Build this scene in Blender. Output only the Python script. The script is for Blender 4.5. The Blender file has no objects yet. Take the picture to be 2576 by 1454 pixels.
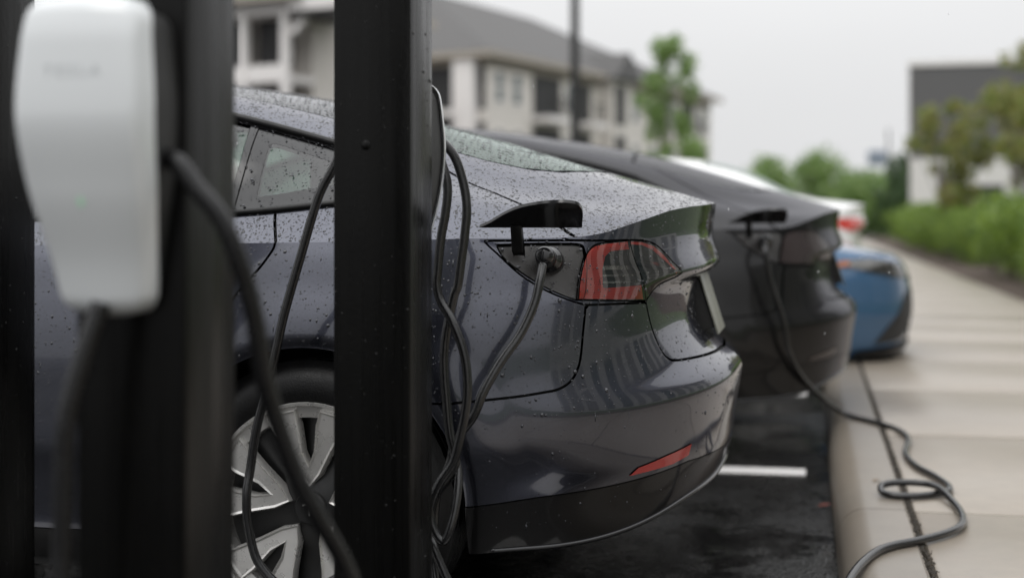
import bpy, bmesh, math, random
import numpy as np
from mathutils import Vector, Matrix
from mathutils.geometry import delaunay_2d_cdt

scene = bpy.context.scene
C = bpy.context.scene.collection
R = math.radians

# ---------------------------------------------------------------- camera
YAW = math.atan((2035 - 1288) / 3605)
CAM_Z = .99
cam_data = bpy.data.cameras.new('camera'); cam = bpy.data.objects.new('camera', cam_data); C.objects.link(cam)
cam.location = (0, 0, CAM_Z); cam.rotation_euler = (R(90), 0, YAW)
cam_data.sensor_width = 36; cam_data.lens = 36 * 3605 / 2576
cam_data.shift_y = -(727 - 548) / 2576
cam_data.clip_start = .05; cam_data.clip_end = 3000
cam_data.dof.use_dof = True; cam_data.dof.focus_distance = 3.2; cam_data.dof.aperture_fstop = 1.6; cam_data.dof.aperture_blades = 0
scene.camera = cam

# ---------------------------------------------------------------- overcast sky and veiled sun
SUN_EL, SUN_AZ = 58, 205          # degrees; azimuth measured from +Y clockwise
world = bpy.data.worlds.new('World'); scene.world = world; world.use_nodes = True
nt = world.node_tree; nt.nodes.clear()
sky = nt.nodes.new('ShaderNodeTexSky'); sky.sky_type = 'NISHITA'; sky.sun_disc = False
sky.sun_elevation = R(SUN_EL); sky.sun_rotation = R(SUN_AZ); sky.air_density = 1; sky.dust_density = 4
hs = nt.nodes.new('ShaderNodeHueSaturation'); hs.inputs['Saturation'].default_value = .12; hs.inputs['Value'].default_value = 1
nt.links.new(sky.outputs[0], hs.inputs['Color'])
tc = nt.nodes.new('ShaderNodeTexCoord'); sp = nt.nodes.new('ShaderNodeSeparateXYZ'); nt.links.new(tc.outputs['Generated'], sp.inputs[0])
mr = nt.nodes.new('ShaderNodeMapRange'); mr.inputs['From Min'].default_value = 0; mr.inputs['From Max'].default_value = 1
mr.inputs['To Min'].default_value = 8.7; mr.inputs['To Max'].default_value = 30
pw = nt.nodes.new('ShaderNodeMath'); pw.operation = 'POWER'; pw.use_clamp = True; pw.inputs[1].default_value = 1.6; nt.links.new(sp.outputs['Z'], pw.inputs[0]); nt.links.new(pw.outputs[0], mr.inputs['Value'])   # cloud deck, brighter overhead
nz = nt.nodes.new('ShaderNodeTexNoise'); nz.inputs['Scale'].default_value = 1.6; nz.inputs['Detail'].default_value = 4
mp = nt.nodes.new('ShaderNodeMapping'); mp.inputs['Scale'].default_value = (1, 1, 3); nt.links.new(tc.outputs['Generated'], mp.inputs[0]); nt.links.new(mp.outputs[0], nz.inputs['Vector'])
nr = nt.nodes.new('ShaderNodeMapRange'); nr.inputs['To Min'].default_value = .9; nr.inputs['To Max'].default_value = 1.1; nt.links.new(nz.outputs['Fac'], nr.inputs['Value'])
mu = nt.nodes.new('ShaderNodeMath'); mu.operation = 'MULTIPLY'; nt.links.new(mr.outputs[0], mu.inputs[0]); nt.links.new(nr.outputs[0], mu.inputs[1])
cl = nt.nodes.new('ShaderNodeMix'); cl.data_type = 'RGBA'; cl.blend_type = 'MULTIPLY'; cl.inputs[0].default_value = 1
cl.inputs[6].default_value = (.985, .99, 1.0, 1); nt.links.new(mu.outputs[0], cl.inputs[7])
mx = nt.nodes.new('ShaderNodeMix'); mx.data_type = 'RGBA'; mx.inputs[0].default_value = .93
nt.links.new(hs.outputs[0], mx.inputs[6]); nt.links.new(cl.outputs[2], mx.inputs[7])
bg = nt.nodes.new('ShaderNodeBackground'); bg.inputs['Strength'].default_value = .1
ow = nt.nodes.new('ShaderNodeOutputWorld'); nt.links.new(mx.outputs[2], bg.inputs['Color']); nt.links.new(bg.outputs[0], ow.inputs[0])
sd = bpy.data.lights.new('sun', 'SUN'); sd.energy = .6; sd.angle = R(25); sd.color = (1, .97, .93)
so = bpy.data.objects.new('sun', sd); C.objects.link(so); so.location = (0, -10, 30)
_d = Vector((math.sin(R(SUN_AZ)) * math.cos(R(SUN_EL)), math.cos(R(SUN_AZ)) * math.cos(R(SUN_EL)), math.sin(R(SUN_EL))))
so.rotation_euler = _d.to_track_quat('Z', 'Y').to_euler()
vs = scene.view_settings; vs.view_transform = 'Standard'; vs.look = 'None'; vs.gamma = 1; vs.use_curve_mapping = False; vs.exposure = -.13
scene.render.engine = 'CYCLES'; scene.cycles.use_denoising = True; scene.cycles.max_bounces = 10; scene.cycles.transparent_max_bounces = 16
scene.cycles.sample_clamp_indirect = 4; scene.cycles.caustics_refractive = False

# ---------------------------------------------------------------- small helpers
def mk(name, verts, faces, mat, parent=None, smooth=False, normals=None):
    me = bpy.data.meshes.new(name); me.from_pydata([tuple(map(float, v)) for v in verts], [], [tuple(map(int, f)) for f in faces]); me.update()
    return mkm(name, me, mat, parent, smooth, normals)
def mkm(name, me, mat, parent=None, smooth=False, normals=None):
    if mat is not None:
        for m in (mat if isinstance(mat, (list, tuple)) else [mat]): me.materials.append(m)
    if smooth: me.shade_smooth()
    if normals is not None: me.normals_split_custom_set_from_vertices([tuple(map(float, n)) for n in normals])
    o = bpy.data.objects.new(name, me); C.objects.link(o)
    if parent: o.parent = parent
    return o
def tri_mesh(name, V, T):
    """mesh from float array (n,3) and triangle array (m,3), fast"""
    me = bpy.data.meshes.new(name); V = np.asarray(V, np.float32); T = np.asarray(T, np.int32)
    me.vertices.add(len(V)); me.vertices.foreach_set('co', V.ravel())
    me.loops.add(T.size); me.loops.foreach_set('vertex_index', T.ravel())
    me.polygons.add(len(T)); me.polygons.foreach_set('loop_start', np.arange(0, T.size, T.shape[1], dtype=np.int32))
    me.polygons.foreach_set('loop_total', np.full(len(T), T.shape[1], np.int32))
    me.update(calc_edges=True); me.validate(); return me
def thing(name, label, cat, loc=(0, 0, 0), rotz=0, group=None):
    o = bpy.data.objects.new(name, None); C.objects.link(o); o.empty_display_size = .1
    o.location = loc; o.rotation_euler = (0, 0, rotz); o['label'] = label; o['category'] = cat
    if group: o['group'] = group
    return o
def tag(o, label, cat, group=None):
    o['label'] = label; o['category'] = cat
    if group: o['group'] = group
    return o
def structure(o): o['kind'] = 'structure'; return o
class MB:
    """collects boxes, prisms, tubes, lathes into one mesh"""
    def __init__(s): s.v = []; s.f = []
    def add(s, v, f):
        n = len(s.v); s.v += [tuple(map(float, p)) for p in v]; s.f += [tuple(i + n for i in q) for q in f]; return s
    def box(s, x0, x1, y0, y1, z0, z1):
        return s.add([(x0,y0,z0),(x1,y0,z0),(x1,y1,z0),(x0,y1,z0),(x0,y0,z1),(x1,y0,z1),(x1,y1,z1),(x0,y1,z1)],
                     [(3,2,1,0),(4,5,6,7),(0,1,5,4),(1,2,6,5),(2,3,7,6),(3,0,4,7)])
    def prism(s, poly, axis, t0, t1):
        """extrude 2-d polygon along axis ('x','y','z')"""
        n = len(poly); P = []
        for t in (t0, t1):
            for (a, b) in poly: P.append({'x': (t, a, b), 'y': (a, t, b), 'z': (a, b, t)}[axis])
        f = [tuple(range(n))[::-1], tuple(range(n, 2 * n))] + [(i, (i + 1) % n, n + (i + 1) % n, n + i) for i in range(n)]
        return s.add(P, f)
    def build(s, name, mat, parent=None, smooth=False, bevel=0, seg=2, angle=40):
        me = bpy.data.meshes.new(name); me.from_pydata(s.v, [], s.f)
        bm = bmesh.new(); bm.from_mesh(me)
        bmesh.ops.remove_doubles(bm, verts=bm.verts, dist=1e-5)
        bmesh.ops.recalc_face_normals(bm, faces=bm.faces)
        if bevel:
            es = [e for e in bm.edges if len(e.link_faces) == 2 and e.calc_face_angle(0) > R(angle)]
            bmesh.ops.bevel(bm, geom=es, offset=bevel, segments=seg, profile=.5, affect='EDGES', clamp_overlap=True)
        bm.to_mesh(me); bm.free()
        o = mkm(name, me, mat, parent)
        if smooth or bevel:
            me.shade_smooth()
            me.set_sharp_from_angle(angle=R(35))
        return o
def catmull(P, n=8, closed=False):
    P = [Vector(p) for p in P]; out = []
    m = len(P)
    for i in range(m if closed else m - 1):
        if closed: a, b, c, d = P[i - 1], P[i], P[(i + 1) % m], P[(i + 2) % m]
        else: a, b, c, d = P[max(i - 1, 0)], P[i], P[i + 1], P[min(i + 2, m - 1)]
        for k in range(n):
            t = k / n
            out.append(.5 * ((2 * b) + (c - a) * t + (2 * a - 5 * b + 4 * c - d) * t * t + (3 * b - a - 3 * c + d) * t ** 3))
    if not closed: out.append(P[-1])
    return out
def tube(name, P, r, mat, parent=None, sides=12, n=8, raw=False, ry=None):
    """round cable or bar swept along a smooth path"""
    pts = [Vector(p) for p in P] if raw else catmull(P, n)
    V = []; F = []; up = Vector((0, 0, 1)); N = None
    for i, p in enumerate(pts):
        t = (pts[min(i + 1, len(pts) - 1)] - pts[max(i - 1, 0)]).normalized()
        if N is None: N = t.cross(Vector((.3, .9, .2))).normalized()
        N = (N - t * N.dot(t)).normalized(); Bn = t.cross(N)
        rr = r(i / (len(pts) - 1)) if callable(r) else r
        for k in range(sides):
            a = 2 * math.pi * k / sides
            V.append(p + N * math.cos(a) * rr + Bn * math.sin(a) * rr)
    for i in range(len(pts) - 1):
        for k in range(sides):
            F.append((i * sides + k, i * sides + (k + 1) % sides, (i + 1) * sides + (k + 1) % sides, (i + 1) * sides + k))
    F.append(tuple(range(sides))[::-1]); F.append(tuple(range(len(V) - sides, len(V))))
    return mk(name, V, F, mat, parent, True)
def lathe(prof, seg=64, axis='y'):
    """revolve (radius, along-axis) profile about the axis; returns verts, faces"""
    V = []; F = []; n = len(prof)
    for i in range(seg):
        a = 2 * math.pi * i / seg; ca, sa = math.cos(a), math.sin(a)
        for r, h in prof:
            V.append({'y': (r * ca, h, r * sa), 'z': (r * ca, r * sa, h), 'x': (h, r * ca, r * sa)}[axis])
    for i in range(seg):
        for j in range(n - 1):
            a, b = i * n + j, ((i + 1) % seg) * n + j
            F.append((a, b, b + 1, a + 1))
    return V, F
def inside(poly, p):
    """even-odd test, poly (n,2), p (m,2)"""
    poly = np.asarray(poly, float); p = np.asarray(p, float); x, y = p[:, 0], p[:, 1]
    r = np.zeros(len(p), bool); n = len(poly)
    for i in range(n):
        x0, y0 = poly[i]; x1, y1 = poly[(i + 1) % n]
        if y0 == y1: continue
        c = ((y0 > y) != (y1 > y)) & (x < (x1 - x0) * (y - y0) / (y1 - y0) + x0); r ^= c
    return r
def copy_tree(o, parent=None):
    c = o.copy(); C.objects.link(c)
    if parent is not None: c.parent = parent
    for ch in list(o.children): copy_tree(ch, c)
    return c

# ---------------------------------------------------------------- materials (all procedural)
def mat_new(name):
    m = bpy.data.materials.new(name); m.use_nodes = True; n = m.node_tree; b = n.nodes['Principled BSDF']; return m, n, b
def N(n, t, **kw):
    k = n.nodes.new(t)
    for a, v in kw.items():
        if a in ('operation', 'data_type', 'blend_type', 'noise_dimensions', 'feature', 'distance', 'interpolation_type'): setattr(k, a, v)
        else: k.inputs[a.replace('_', ' ')].default_value = v
    return k
def noise(n, scale, detail=4, rough=.55, coord='Object', stretch=None):
    t = n.nodes.new('ShaderNodeTexCoord'); z = n.nodes.new('ShaderNodeTexNoise'); z.inputs['Scale'].default_value = scale
    z.inputs['Detail'].default_value = detail; z.inputs['Roughness'].default_value = rough
    src = n.nodes.new('ShaderNodeNewGeometry').outputs['Position'] if coord == 'World' else t.outputs[coord]
    if stretch:
        m = n.nodes.new('ShaderNodeMapping'); m.inputs['Scale'].default_value = stretch; n.links.new(src, m.inputs[0]); src = m.outputs[0]
    n.links.new(src, z.inputs['Vector']); return z.outputs['Fac']
def ramp(n, src, stops):
    r = n.nodes.new('ShaderNodeValToRGB'); e = r.color_ramp.elements
    while len(e) < len(stops): e.new(.5)
    for k, (p, c) in zip(e, stops):
        k.position = p; k.color = (*c, 1) if len(c) == 3 else c
    n.links.new(src, r.inputs[0]); return r.outputs['Color']
def rng(n, src, a, b, c, d):
    r = n.nodes.new('ShaderNodeMapRange'); r.inputs['From Min'].default_value = a; r.inputs['From Max'].default_value = b
    r.inputs['To Min'].default_value = c; r.inputs['To Max'].default_value = d; n.links.new(src, r.inputs['Value']); return r.outputs[0]
def bump(n, b, src, strength, dist=.01):
    k = n.nodes.new('ShaderNodeBump'); k.inputs['Strength'].default_value = strength; k.inputs['Distance'].default_value = dist
    n.links.new(src, k.inputs['Height']); n.links.new(k.outputs[0], b.inputs['Normal']); return k
def mixc(n, f, a, b, mode='MIX'):
    m = n.nodes.new('ShaderNodeMix'); m.data_type = 'RGBA'; m.blend_type = mode
    for i, s in ((0, f), (6, a), (7, b)):
        if isinstance(s, (int, float)): m.inputs[i].default_value = s
        elif isinstance(s, tuple): m.inputs[i].default_value = (*s, 1)
        else: n.links.new(s, m.inputs[i])
    return m.outputs[2]
def plain(name, col, rough=.5, metal=0, var=.12, scale=12, bmp=0, spec=.5, coat=0):
    m, n, b = mat_new(name)
    f = noise(n, scale, 5)
    c = mixc(n, f, tuple(x * (1 - var) for x in col), tuple(min(1, x * (1 + var)) for x in col))
    n.links.new(c, b.inputs['Base Color']); n.links.new(rng(n, f, .3, .7, max(0, rough - .08), min(1, rough + .08)), b.inputs['Roughness'])
    b.inputs['Metallic'].default_value = metal; b.inputs['Specular IOR Level'].default_value = spec; b.inputs['Coat Weight'].default_value = coat
    if bmp: bump(n, b, noise(n, scale * 6, 3), bmp, .003)
    return m
def paint(name, col, metal=.9, rough=.3, coat=1):
    m, n, b = mat_new(name)
    t = n.nodes.new('ShaderNodeTexCoord'); v = n.nodes.new('ShaderNodeTexVoronoi'); v.inputs['Scale'].default_value = 900; n.links.new(t.outputs['Object'], v.inputs['Vector'])
    c = mixc(n, rng(n, v.outputs['Distance'], 0, .8, .85, 1.15), (0, 0, 0), tuple(col))
    sp_ = n.nodes.new('ShaderNodeSeparateColor'); n.links.new(v.outputs['Color'], sp_.inputs[0])
    fl = rng(n, sp_.outputs[0], 0, 1, .8, 1.2)
    mm = n.nodes.new('ShaderNodeMix'); mm.data_type = 'RGBA'; mm.blend_type = 'MULTIPLY'; mm.inputs[0].default_value = 1; mm.inputs[6].default_value = (*col, 1); n.links.new(fl, mm.inputs[7])
    n.links.new(mm.outputs[2], b.inputs['Base Color'])
    b.inputs['Metallic'].default_value = metal; b.inputs['Roughness'].default_value = rough
    b.inputs['Coat Weight'].default_value = coat; b.inputs['Coat IOR'].default_value = 1.53
    if metal > .3: b.inputs['Specular Tint'].default_value = (.5, .5, .55, 1)
    n.links.new(rng(n, noise(n, 7, 5), .35, .75, .015, .09), b.inputs['Coat Roughness'])     # rain film, road dust
    return m
def glassy(name, tint, refl=.0, rough=0.0, ior=1.5, gloss=(1, 1, 1)):
    """thin pane: tinted see-through plus mirror reflection by Fresnel"""
    m = bpy.data.materials.new(name); m.use_nodes = True; n = m.node_tree; n.nodes.clear()
    o = n.nodes.new('ShaderNodeOutputMaterial'); tr = n.nodes.new('ShaderNodeBsdfTransparent'); tr.inputs[0].default_value = (*tint, 1)
    g = n.nodes.new('ShaderNodeBsdfGlossy'); g.inputs['Roughness'].default_value = rough; g.inputs['Color'].default_value = (*gloss, 1)
    fr = n.nodes.new('ShaderNodeFresnel'); fr.inputs[0].default_value = ior
    mx = n.nodes.new('ShaderNodeMixShader'); n.links.new(rng(n, fr.outputs[0], 0, 1, refl, 1), mx.inputs[0]); n.links.new(tr.outputs[0], mx.inputs[1]); n.links.new(g.outputs[0], mx.inputs[2]); n.links.new(mx.outputs[0], o.inputs[0])
    return m
M = {}
M['paint'] = paint('grey_blue_metallic_paint', (.058, .0615, .080), .92, .25)
M['paint2'] = paint('dark_grey_metallic_paint', (.018, .0178, .018), .85, .36, .4)
M['paint_white'] = paint('white_paint', (.8, .8, .79), 0, .4)
M['paint_blue'] = paint('blue_paint', (.04, .105, .20), .35, .35)
M['black_gloss'] = plain('black_gloss_plastic', (.012, .012, .013), .12, var=.2, scale=20)
M['black_satin'] = plain('black_satin_plastic', (.006, .006, .0062), .36, var=.25, scale=30, bmp=.1, spec=.25)
M['black_matt'] = plain('black_matt_plastic', (.02, .02, .02), .7, var=.3, scale=25)
M['shell'] = plain('black_inner_panel', (.006, .006, .006), .8, var=.2)
M['rubber'] = plain('wet_tyre_rubber', (.006, .006, .0063), .42, var=.35, scale=40, bmp=.35, spec=.25)
M['cable'] = plain('wet_cable_rubber', (.007, .007, .0075), .24, var=.3, scale=60, bmp=.25, spec=.35)
M['cable_wet'] = plain('glistening_cable_rubber', (.010, .010, .0105), .13, var=.3, scale=60, bmp=.2, spec=.6)
M['alloy'] = plain('silver_wheel_paint', (.56, .55, .53), .3, metal=.55, var=.06, scale=30, coat=.4)
M['alloy_dark'] = plain('black_wheel_centre', (.01, .01, .01), .35, var=.2)
M['disc'] = plain('brake_disc_steel', (.22, .2, .18), .4, metal=1, var=.3, scale=50)
M['rust'] = plain('rusty_caliper', (.22, .10, .05), .7, var=.4, scale=40)
M['glass'] = glassy('tinted_window_glass', (.36, .47, .42), .02)
M['glass_rear'] = glassy('green_tinted_rear_glass', (.10, .20, .15), .03, 0, 1.5, (.88, .985, .93))
M['glass_roof'] = glassy('grey_roof_glass', (.10, .12, .12), .03, 0, 1.5, (.97, .98, 1))
M['glass_dark'] = glassy('dark_rear_glass', (.08, .09, .09), .02, 0, 1.5, (.6, .6, .62))
M['lens'] = glassy('clear_lamp_lens', (.82, .80, .78), .05, .02, 1.6)
M['interior'] = plain('black_cabin_trim', (.03, .03, .032), .75, var=.2, scale=20)
M['seat'] = plain('black_seat_leather', (.035, .035, .037), .5, var=.15, scale=30, bmp=.1)
def red_lens(name, col):
    m, n, b = mat_new(name)
    t = n.nodes.new('ShaderNodeTexCoord'); w = n.nodes.new('ShaderNodeTexWave'); w.inputs['Scale'].default_value = 60; w.bands_direction = 'Z'
    n.links.new(t.outputs['Object'], w.inputs['Vector'])
    n.links.new(mixc(n, w.outputs['Fac'], tuple(c * .85 for c in col), col), b.inputs['Base Color'])
    b.inputs['Roughness'].default_value = .18; b.inputs['Coat Weight'].default_value = .6; b.inputs['Subsurface Weight'].default_value = .0
    return m
M['red'] = red_lens('red_lamp_plastic', (.60, .05, .035))
M['smoked'] = plain('smoked_lamp_plastic', (.03, .022, .022), .2, var=.2)
M['reflector'] = red_lens('red_reflector', (.34, .012, .01))
M['amber'] = red_lens('amber_lamp_plastic', (.36, .11, .03))
M['chrome'] = plain('lamp_chrome', (.5, .5, .47), .22, metal=1, var=.3, scale=60)
M['lamp_dark'] = plain('lamp_housing', (.16, .16, .145), .35, metal=.5, var=.4, scale=60)
M['plate'] = plain('licence_plate', (.20, .20, .17), .4, var=.06, scale=20)
M['port'] = plain('charge_port_plate', (.055, .053, .052), .32, var=.12, scale=30, metal=.3)
M['post'] = plain('black_powder_coated_steel', (.004, .0039, .0037), .3, var=.3, scale=18, bmp=.12, spec=.16)
def wet_steel():
    m, n, b = mat_new('black_powder_coated_steel')
    st = noise(n, 1, 4, .6, 'World', (45, 45, 1.2)); f = noise(n, 18, 5)
    n.links.new(mixc(n, f, (.0018, .0018, .0017), (.0034, .0033, .003)), b.inputs['Base Color'])
    n.links.new(rng(n, st, .35, .68, .2, .42), b.inputs['Roughness']); b.inputs['Specular IOR Level'].default_value = .17
    bump(n, b, noise(n, 120, 3), .12, .003); return m
M['post'] = wet_steel()
M['white_glass'] = plain('white_glass_faceplate', (.62, .64, .65), .16, var=.02, scale=6, coat=.5)
M['print'] = plain('grey_print', (.42, .44, .45), .4)
def emit(name, col, s):
    m, n, b = mat_new(name); b.inputs['Base Color'].default_value = (*col, 1); b.inputs['Emission Color'].default_value = (*col, 1); b.inputs['Emission Strength'].default_value = s; return m
M['led'] = emit('green_status_light', (.42, .72, .5), .08)
def drop_mat(name, col, metal, coat=1, spec=.5):
    m, n, b = mat_new(name); b.inputs['Base Color'].default_value = (*col, 1); b.inputs['Metallic'].default_value = metal; b.inputs['Roughness'].default_value = .06
    b.inputs['Coat Weight'].default_value = coat; b.inputs['Specular IOR Level'].default_value = spec; b.inputs['Coat Roughness'].default_value = .01; b.inputs['Coat IOR'].default_value = 1.6
    f = noise(n, 300, 1); n.links.new(mixc(n, f, tuple(c * .8 for c in col), tuple(c * 1.2 for c in col)), b.inputs['Base Color']); return m
M['drops'] = drop_mat('rain_drops_on_paint', (.022, .023, .029), .15, .15, .7)
M['drops_black'] = drop_mat('rain_drops_on_black', (.008, .008, .008), .0, .0, .3)
def wet_asphalt():
    m, n, b = mat_new('wet_asphalt')
    f = noise(n, 1.3, 6, .6); g = noise(n, 160, 3, .7); h = noise(n, 26, 5, .65)
    c = ramp(n, h, [(.3, (.003, .003, .0032)), (.52, (.007, .0068, .0068)), (.74, (.018, .017, .016))])
    n.links.new(mixc(n, rng(n, g, .5, .72, 0, .6), c, (.032, .031, .029)), b.inputs['Base Color'])
    mm = N(n, 'ShaderNodeMath', operation='ADD'); n.links.new(rng(n, f, .4, .6, .06, .32), mm.inputs[0]); n.links.new(rng(n, h, .35, .7, -.05, .2), mm.inputs[1])
    n.links.new(mm.outputs[0], b.inputs['Roughness'])
    v = n.nodes.new('ShaderNodeTexVoronoi'); v.inputs['Scale'].default_value = 110
    t = n.nodes.new('ShaderNodeTexCoord'); n.links.new(t.outputs['Object'], v.inputs['Vector'])
    bk = bump(n, b, v.outputs['Distance'], .22, .006); n.links.new(rng(n, noise(n, 2.6, 5, .65), .42, .66, .12, .85), bk.inputs['Strength']); b.inputs['Specular IOR Level'].default_value = .12
    return m
M['asphalt'] = wet_asphalt()
def wet_concrete(name, tone=1.0, seed=0):
    m, n, b = mat_new(name)
    f = noise(n, 1.7, 6, .62, 'World', (.7, 1, 1)); g = noise(n, 14, 6, .65, 'World'); h = noise(n, 240, 2, .55, 'World')
    c = ramp(n, f, [(.25, (.315 * tone, .262 * tone, .205 * tone)), (.45, (.352 * tone, .30 * tone, .242 * tone)), (.62, (.372 * tone, .325 * tone, .268 * tone)), (.8, (.392 * tone, .35 * tone, .296 * tone))])
    c2 = mixc(n, rng(n, g, .35, .7, 0, .35), c, (.24 * tone, .21 * tone, .175 * tone))
    c3 = mixc(n, rng(n, h, .55, .75, 0, .3), c2, (.10, .09, .08))
    big = noise(n, .55, 4, .6, 'World', (1, .8, 1)); oi = n.nodes.new('ShaderNodeObjectInfo')
    c4 = mixc(n, rng(n, big, .52, .72, 0, .38), c3, (.20 * tone, .165 * tone, .125 * tone))
    c5 = mixc(n, rng(n, oi.outputs['Random'], 0, 1, 0, .07), c4, (.26 * tone, .225 * tone, .185 * tone))
    n.links.new(c5, b.inputs['Base Color'])
    n.links.new(rng(n, big, .3, .7, .38, .27), b.inputs['Roughness']); bump(n, b, h, .14, .002)
    return m
M['concrete'] = wet_concrete('wet_pavement_concrete', .76)
M['kerb'] = wet_concrete('wet_kerb_concrete', .54)
M['dirt'] = plain('joint_dirt', (.035, .03, .024), .9, var=.5, scale=60, bmp=.6)
M['mulch'] = plain('bark_mulch', (.05, .032, .022), .9, var=.5, scale=40, bmp=.8)
M['line'] = plain('white_line_paint', (.66, .645, .63), .35, var=.08, scale=30, bmp=.1)
M['lawn'] = plain('lawn_soil', (.05, .075, .025), .9, var=.4, scale=6)
def leaf(name, a, b_, sss=.0):
    m, n, b = mat_new(name)
    oi = n.nodes.new('ShaderNodeObjectInfo'); g = n.nodes.new('ShaderNodeNewGeometry')
    f = n.nodes.new('ShaderNodeTexWhiteNoise'); n.links.new(g.outputs['Random Per Island'], f.inputs['Vector'])
    n.links.new(mixc(n, g.outputs['Random Per Island'], a, b_), b.inputs['Base Color']); b.inputs['Roughness'].default_value = .38
    o = n.nodes['Material Output']; tl = n.nodes.new('ShaderNodeBsdfTranslucent'); mx = n.nodes.new('ShaderNodeMixShader'); mx.inputs[0].default_value = .35
    n.links.new(mixc(n, g.outputs['Random Per Island'], tuple(min(1, c * 1.6) for c in a), tuple(min(1, c * 1.6) for c in b_)), tl.inputs[0])
    n.links.new(b.outputs[0], mx.inputs[1]); n.links.new(tl.outputs[0], mx.inputs[2]); n.links.new(mx.outputs[0], o.inputs[0])
    return m
M['leaf_hedge'] = leaf('bright_green_leaves', (.018, .06, .006), (.24, .34, .05))
M['leaf_tree'] = leaf('mid_green_leaves', (.10, .19, .045), (.26, .35, .12))
M['leaf_dark'] = leaf('dark_green_leaves', (.035, .08, .03), (.08, .13, .045))
M['leaf_red'] = leaf('green_and_rust_leaves', (.13, .21, .03), (.28, .23, .085))
M['bark'] = plain('bark', (.12, .10, .085), .85, var=.3, scale=14, bmp=.6)
M['wall_cream'] = plain('cream_siding', (.68, .645, .60), .7, var=.04, scale=2)
M['wall_white'] = plain('white_siding', (.66, .64, .62), .7, var=.04, scale=2)
M['trim_white'] = plain('white_trim', (.82, .79, .77), .6, var=.04, scale=3)
M['roof'] = plain('grey_roof_shingles', (.085, .083, .082), .8, var=.2, scale=3, bmp=.4)
M['siding_grey'] = plain('grey_siding', (.115, .113, .115), .75, var=.06, scale=2)
M['eave'] = plain('eave_beige', (.38, .34, .29), .7, var=.05)
M['dark_recess'] = plain('recess_shade_and_dark_trim', (.018, .018, .019), .6, var=.2, scale=2)  # near-black: painted shade of balcony recesses; also rails, door and sign pole
M['win'] = plain('window_glass_dark', (.10, .13, .13), .06, var=.3, scale=1)
M['win_pale'] = plain('pale_curtained_window', (.26, .26, .25), .3, var=.3, scale=.6)
M['lamp_pole'] = plain('black_lamp_pole', (.012, .012, .012), .4, var=.2)

# ---------------------------------------------------------------- ground, kerb, pavement
KX0, KX1 = .078, .287          # kerb face, kerb back
PZ = .13                       # pavement level
g = structure(mk('ground', [(-400, -120, 0), (400, -120, 0), (400, 900, 0), (-400, 900, 0)], [(0, 1, 2, 3)], M['asphalt']))
lot = structure(mk('parking_lot_edge_base', [(KX0 + .03, -30, .004), (2.6, -30, .004), (2.6, 75, .004), (KX0 + .03, 75, .004)], [(0, 1, 2, 3)], M['dirt']))
pave = bpy.data.objects.new('pavement', None); C.objects.link(pave); structure(pave)
def slab_mesh(x0, x1, L, t=.12, r=.012):
    mb = MB(); mb.box(x0, x1, 0, L, PZ - t, PZ)
    o = mb.build('slab', M['concrete'], pave, bevel=r, seg=2); return o
PITCH, J0 = 1.518, 4.376
rs = random.Random(4)
first = slab_mesh(KX1 + .016, 2.17, PITCH - .009)
for k in range(-14, 46):
    o = first if k == -14 else first.copy()
    if k != -14: C.objects.link(o)
    o.parent = pave; o.location = (0, J0 + k * PITCH, rs.uniform(-.003, .002))
kerb = bpy.data.objects.new('kerb', None); C.objects.link(kerb); structure(kerb)
prof = [(KX0 + .012, -.05), (KX0, .02)] + [(KX0 + .006 + .085 * (1 - math.cos(a)), PZ - .085 + .085 * math.sin(a)) for a in [R(d) for d in range(0, 91, 10)]] + [(KX1 - .01, PZ), (KX1, PZ - .008), (KX1, -.05)]
prof = [(x, z) for x, z in prof]
k0 = None
for k in range(-7, 24):
    if k0 is None:
        mb = MB(); mb.prism(prof, 'y', 0, 2 * PITCH - .006); k0 = mb.build('kerb_stone', M['kerb'], kerb, smooth=True); o = k0
    else:
        o = k0.copy(); C.objects.link(o)
    o.parent = kerb; o.location = (0, J0 + k * 2 * PITCH, 0)
for k, y in enumerate((2.75, 5.68, 8.2, 10.95, 13.7, 16.45, 19.2, 22)):
    mb = MB(); mb.prism([(-5.2, y - .075), (-.012, y - .068), (-.012, y + .068), (-5.2, y + .075)], 'z', .001, .0045)
    structure(mb.build('parking_line', M['line']))
structure(mk('planting_bed', [(2.175, -30, .11), (3.6, -30, .125), (3.6, 66, .125), (2.175, 66, .11)], [(0, 1, 2, 3)], M['mulch']))
structure(mk('lawn', [(3.6, -60, .12), (300, -60, .12), (300, 600, .12), (3.6, 600, .12)], [(0, 1, 2, 3)], M['lawn']))
# dirt and grit in the seam between kerb and slabs
rg = np.random.default_rng(3)
V = []; T = []
for i in range(2600):
    y = rg.uniform(2.5, 12); x = KX1 + .008 + rg.normal(0, .007); r_ = rg.uniform(.0015, .0045); n_ = len(V)
    V += [(x - r_, y - r_, PZ - .006), (x + r_, y - r_ * .6, PZ - .006), (x + r_ * .4, y + r_, PZ - .006), (x, y, PZ - .004 + r_ * 1.3)]
    T += [(n_, n_ + 1, n_ + 3), (n_ + 1, n_ + 2, n_ + 3), (n_ + 2, n_, n_ + 3)]
grit = mkm('grit', tri_mesh('grit', V, T), M['dirt']); grit['kind'] = 'stuff'; grit['label'] = 'dark grit lying in the seam between kerb and pavement'; grit['category'] = 'grit'
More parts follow.
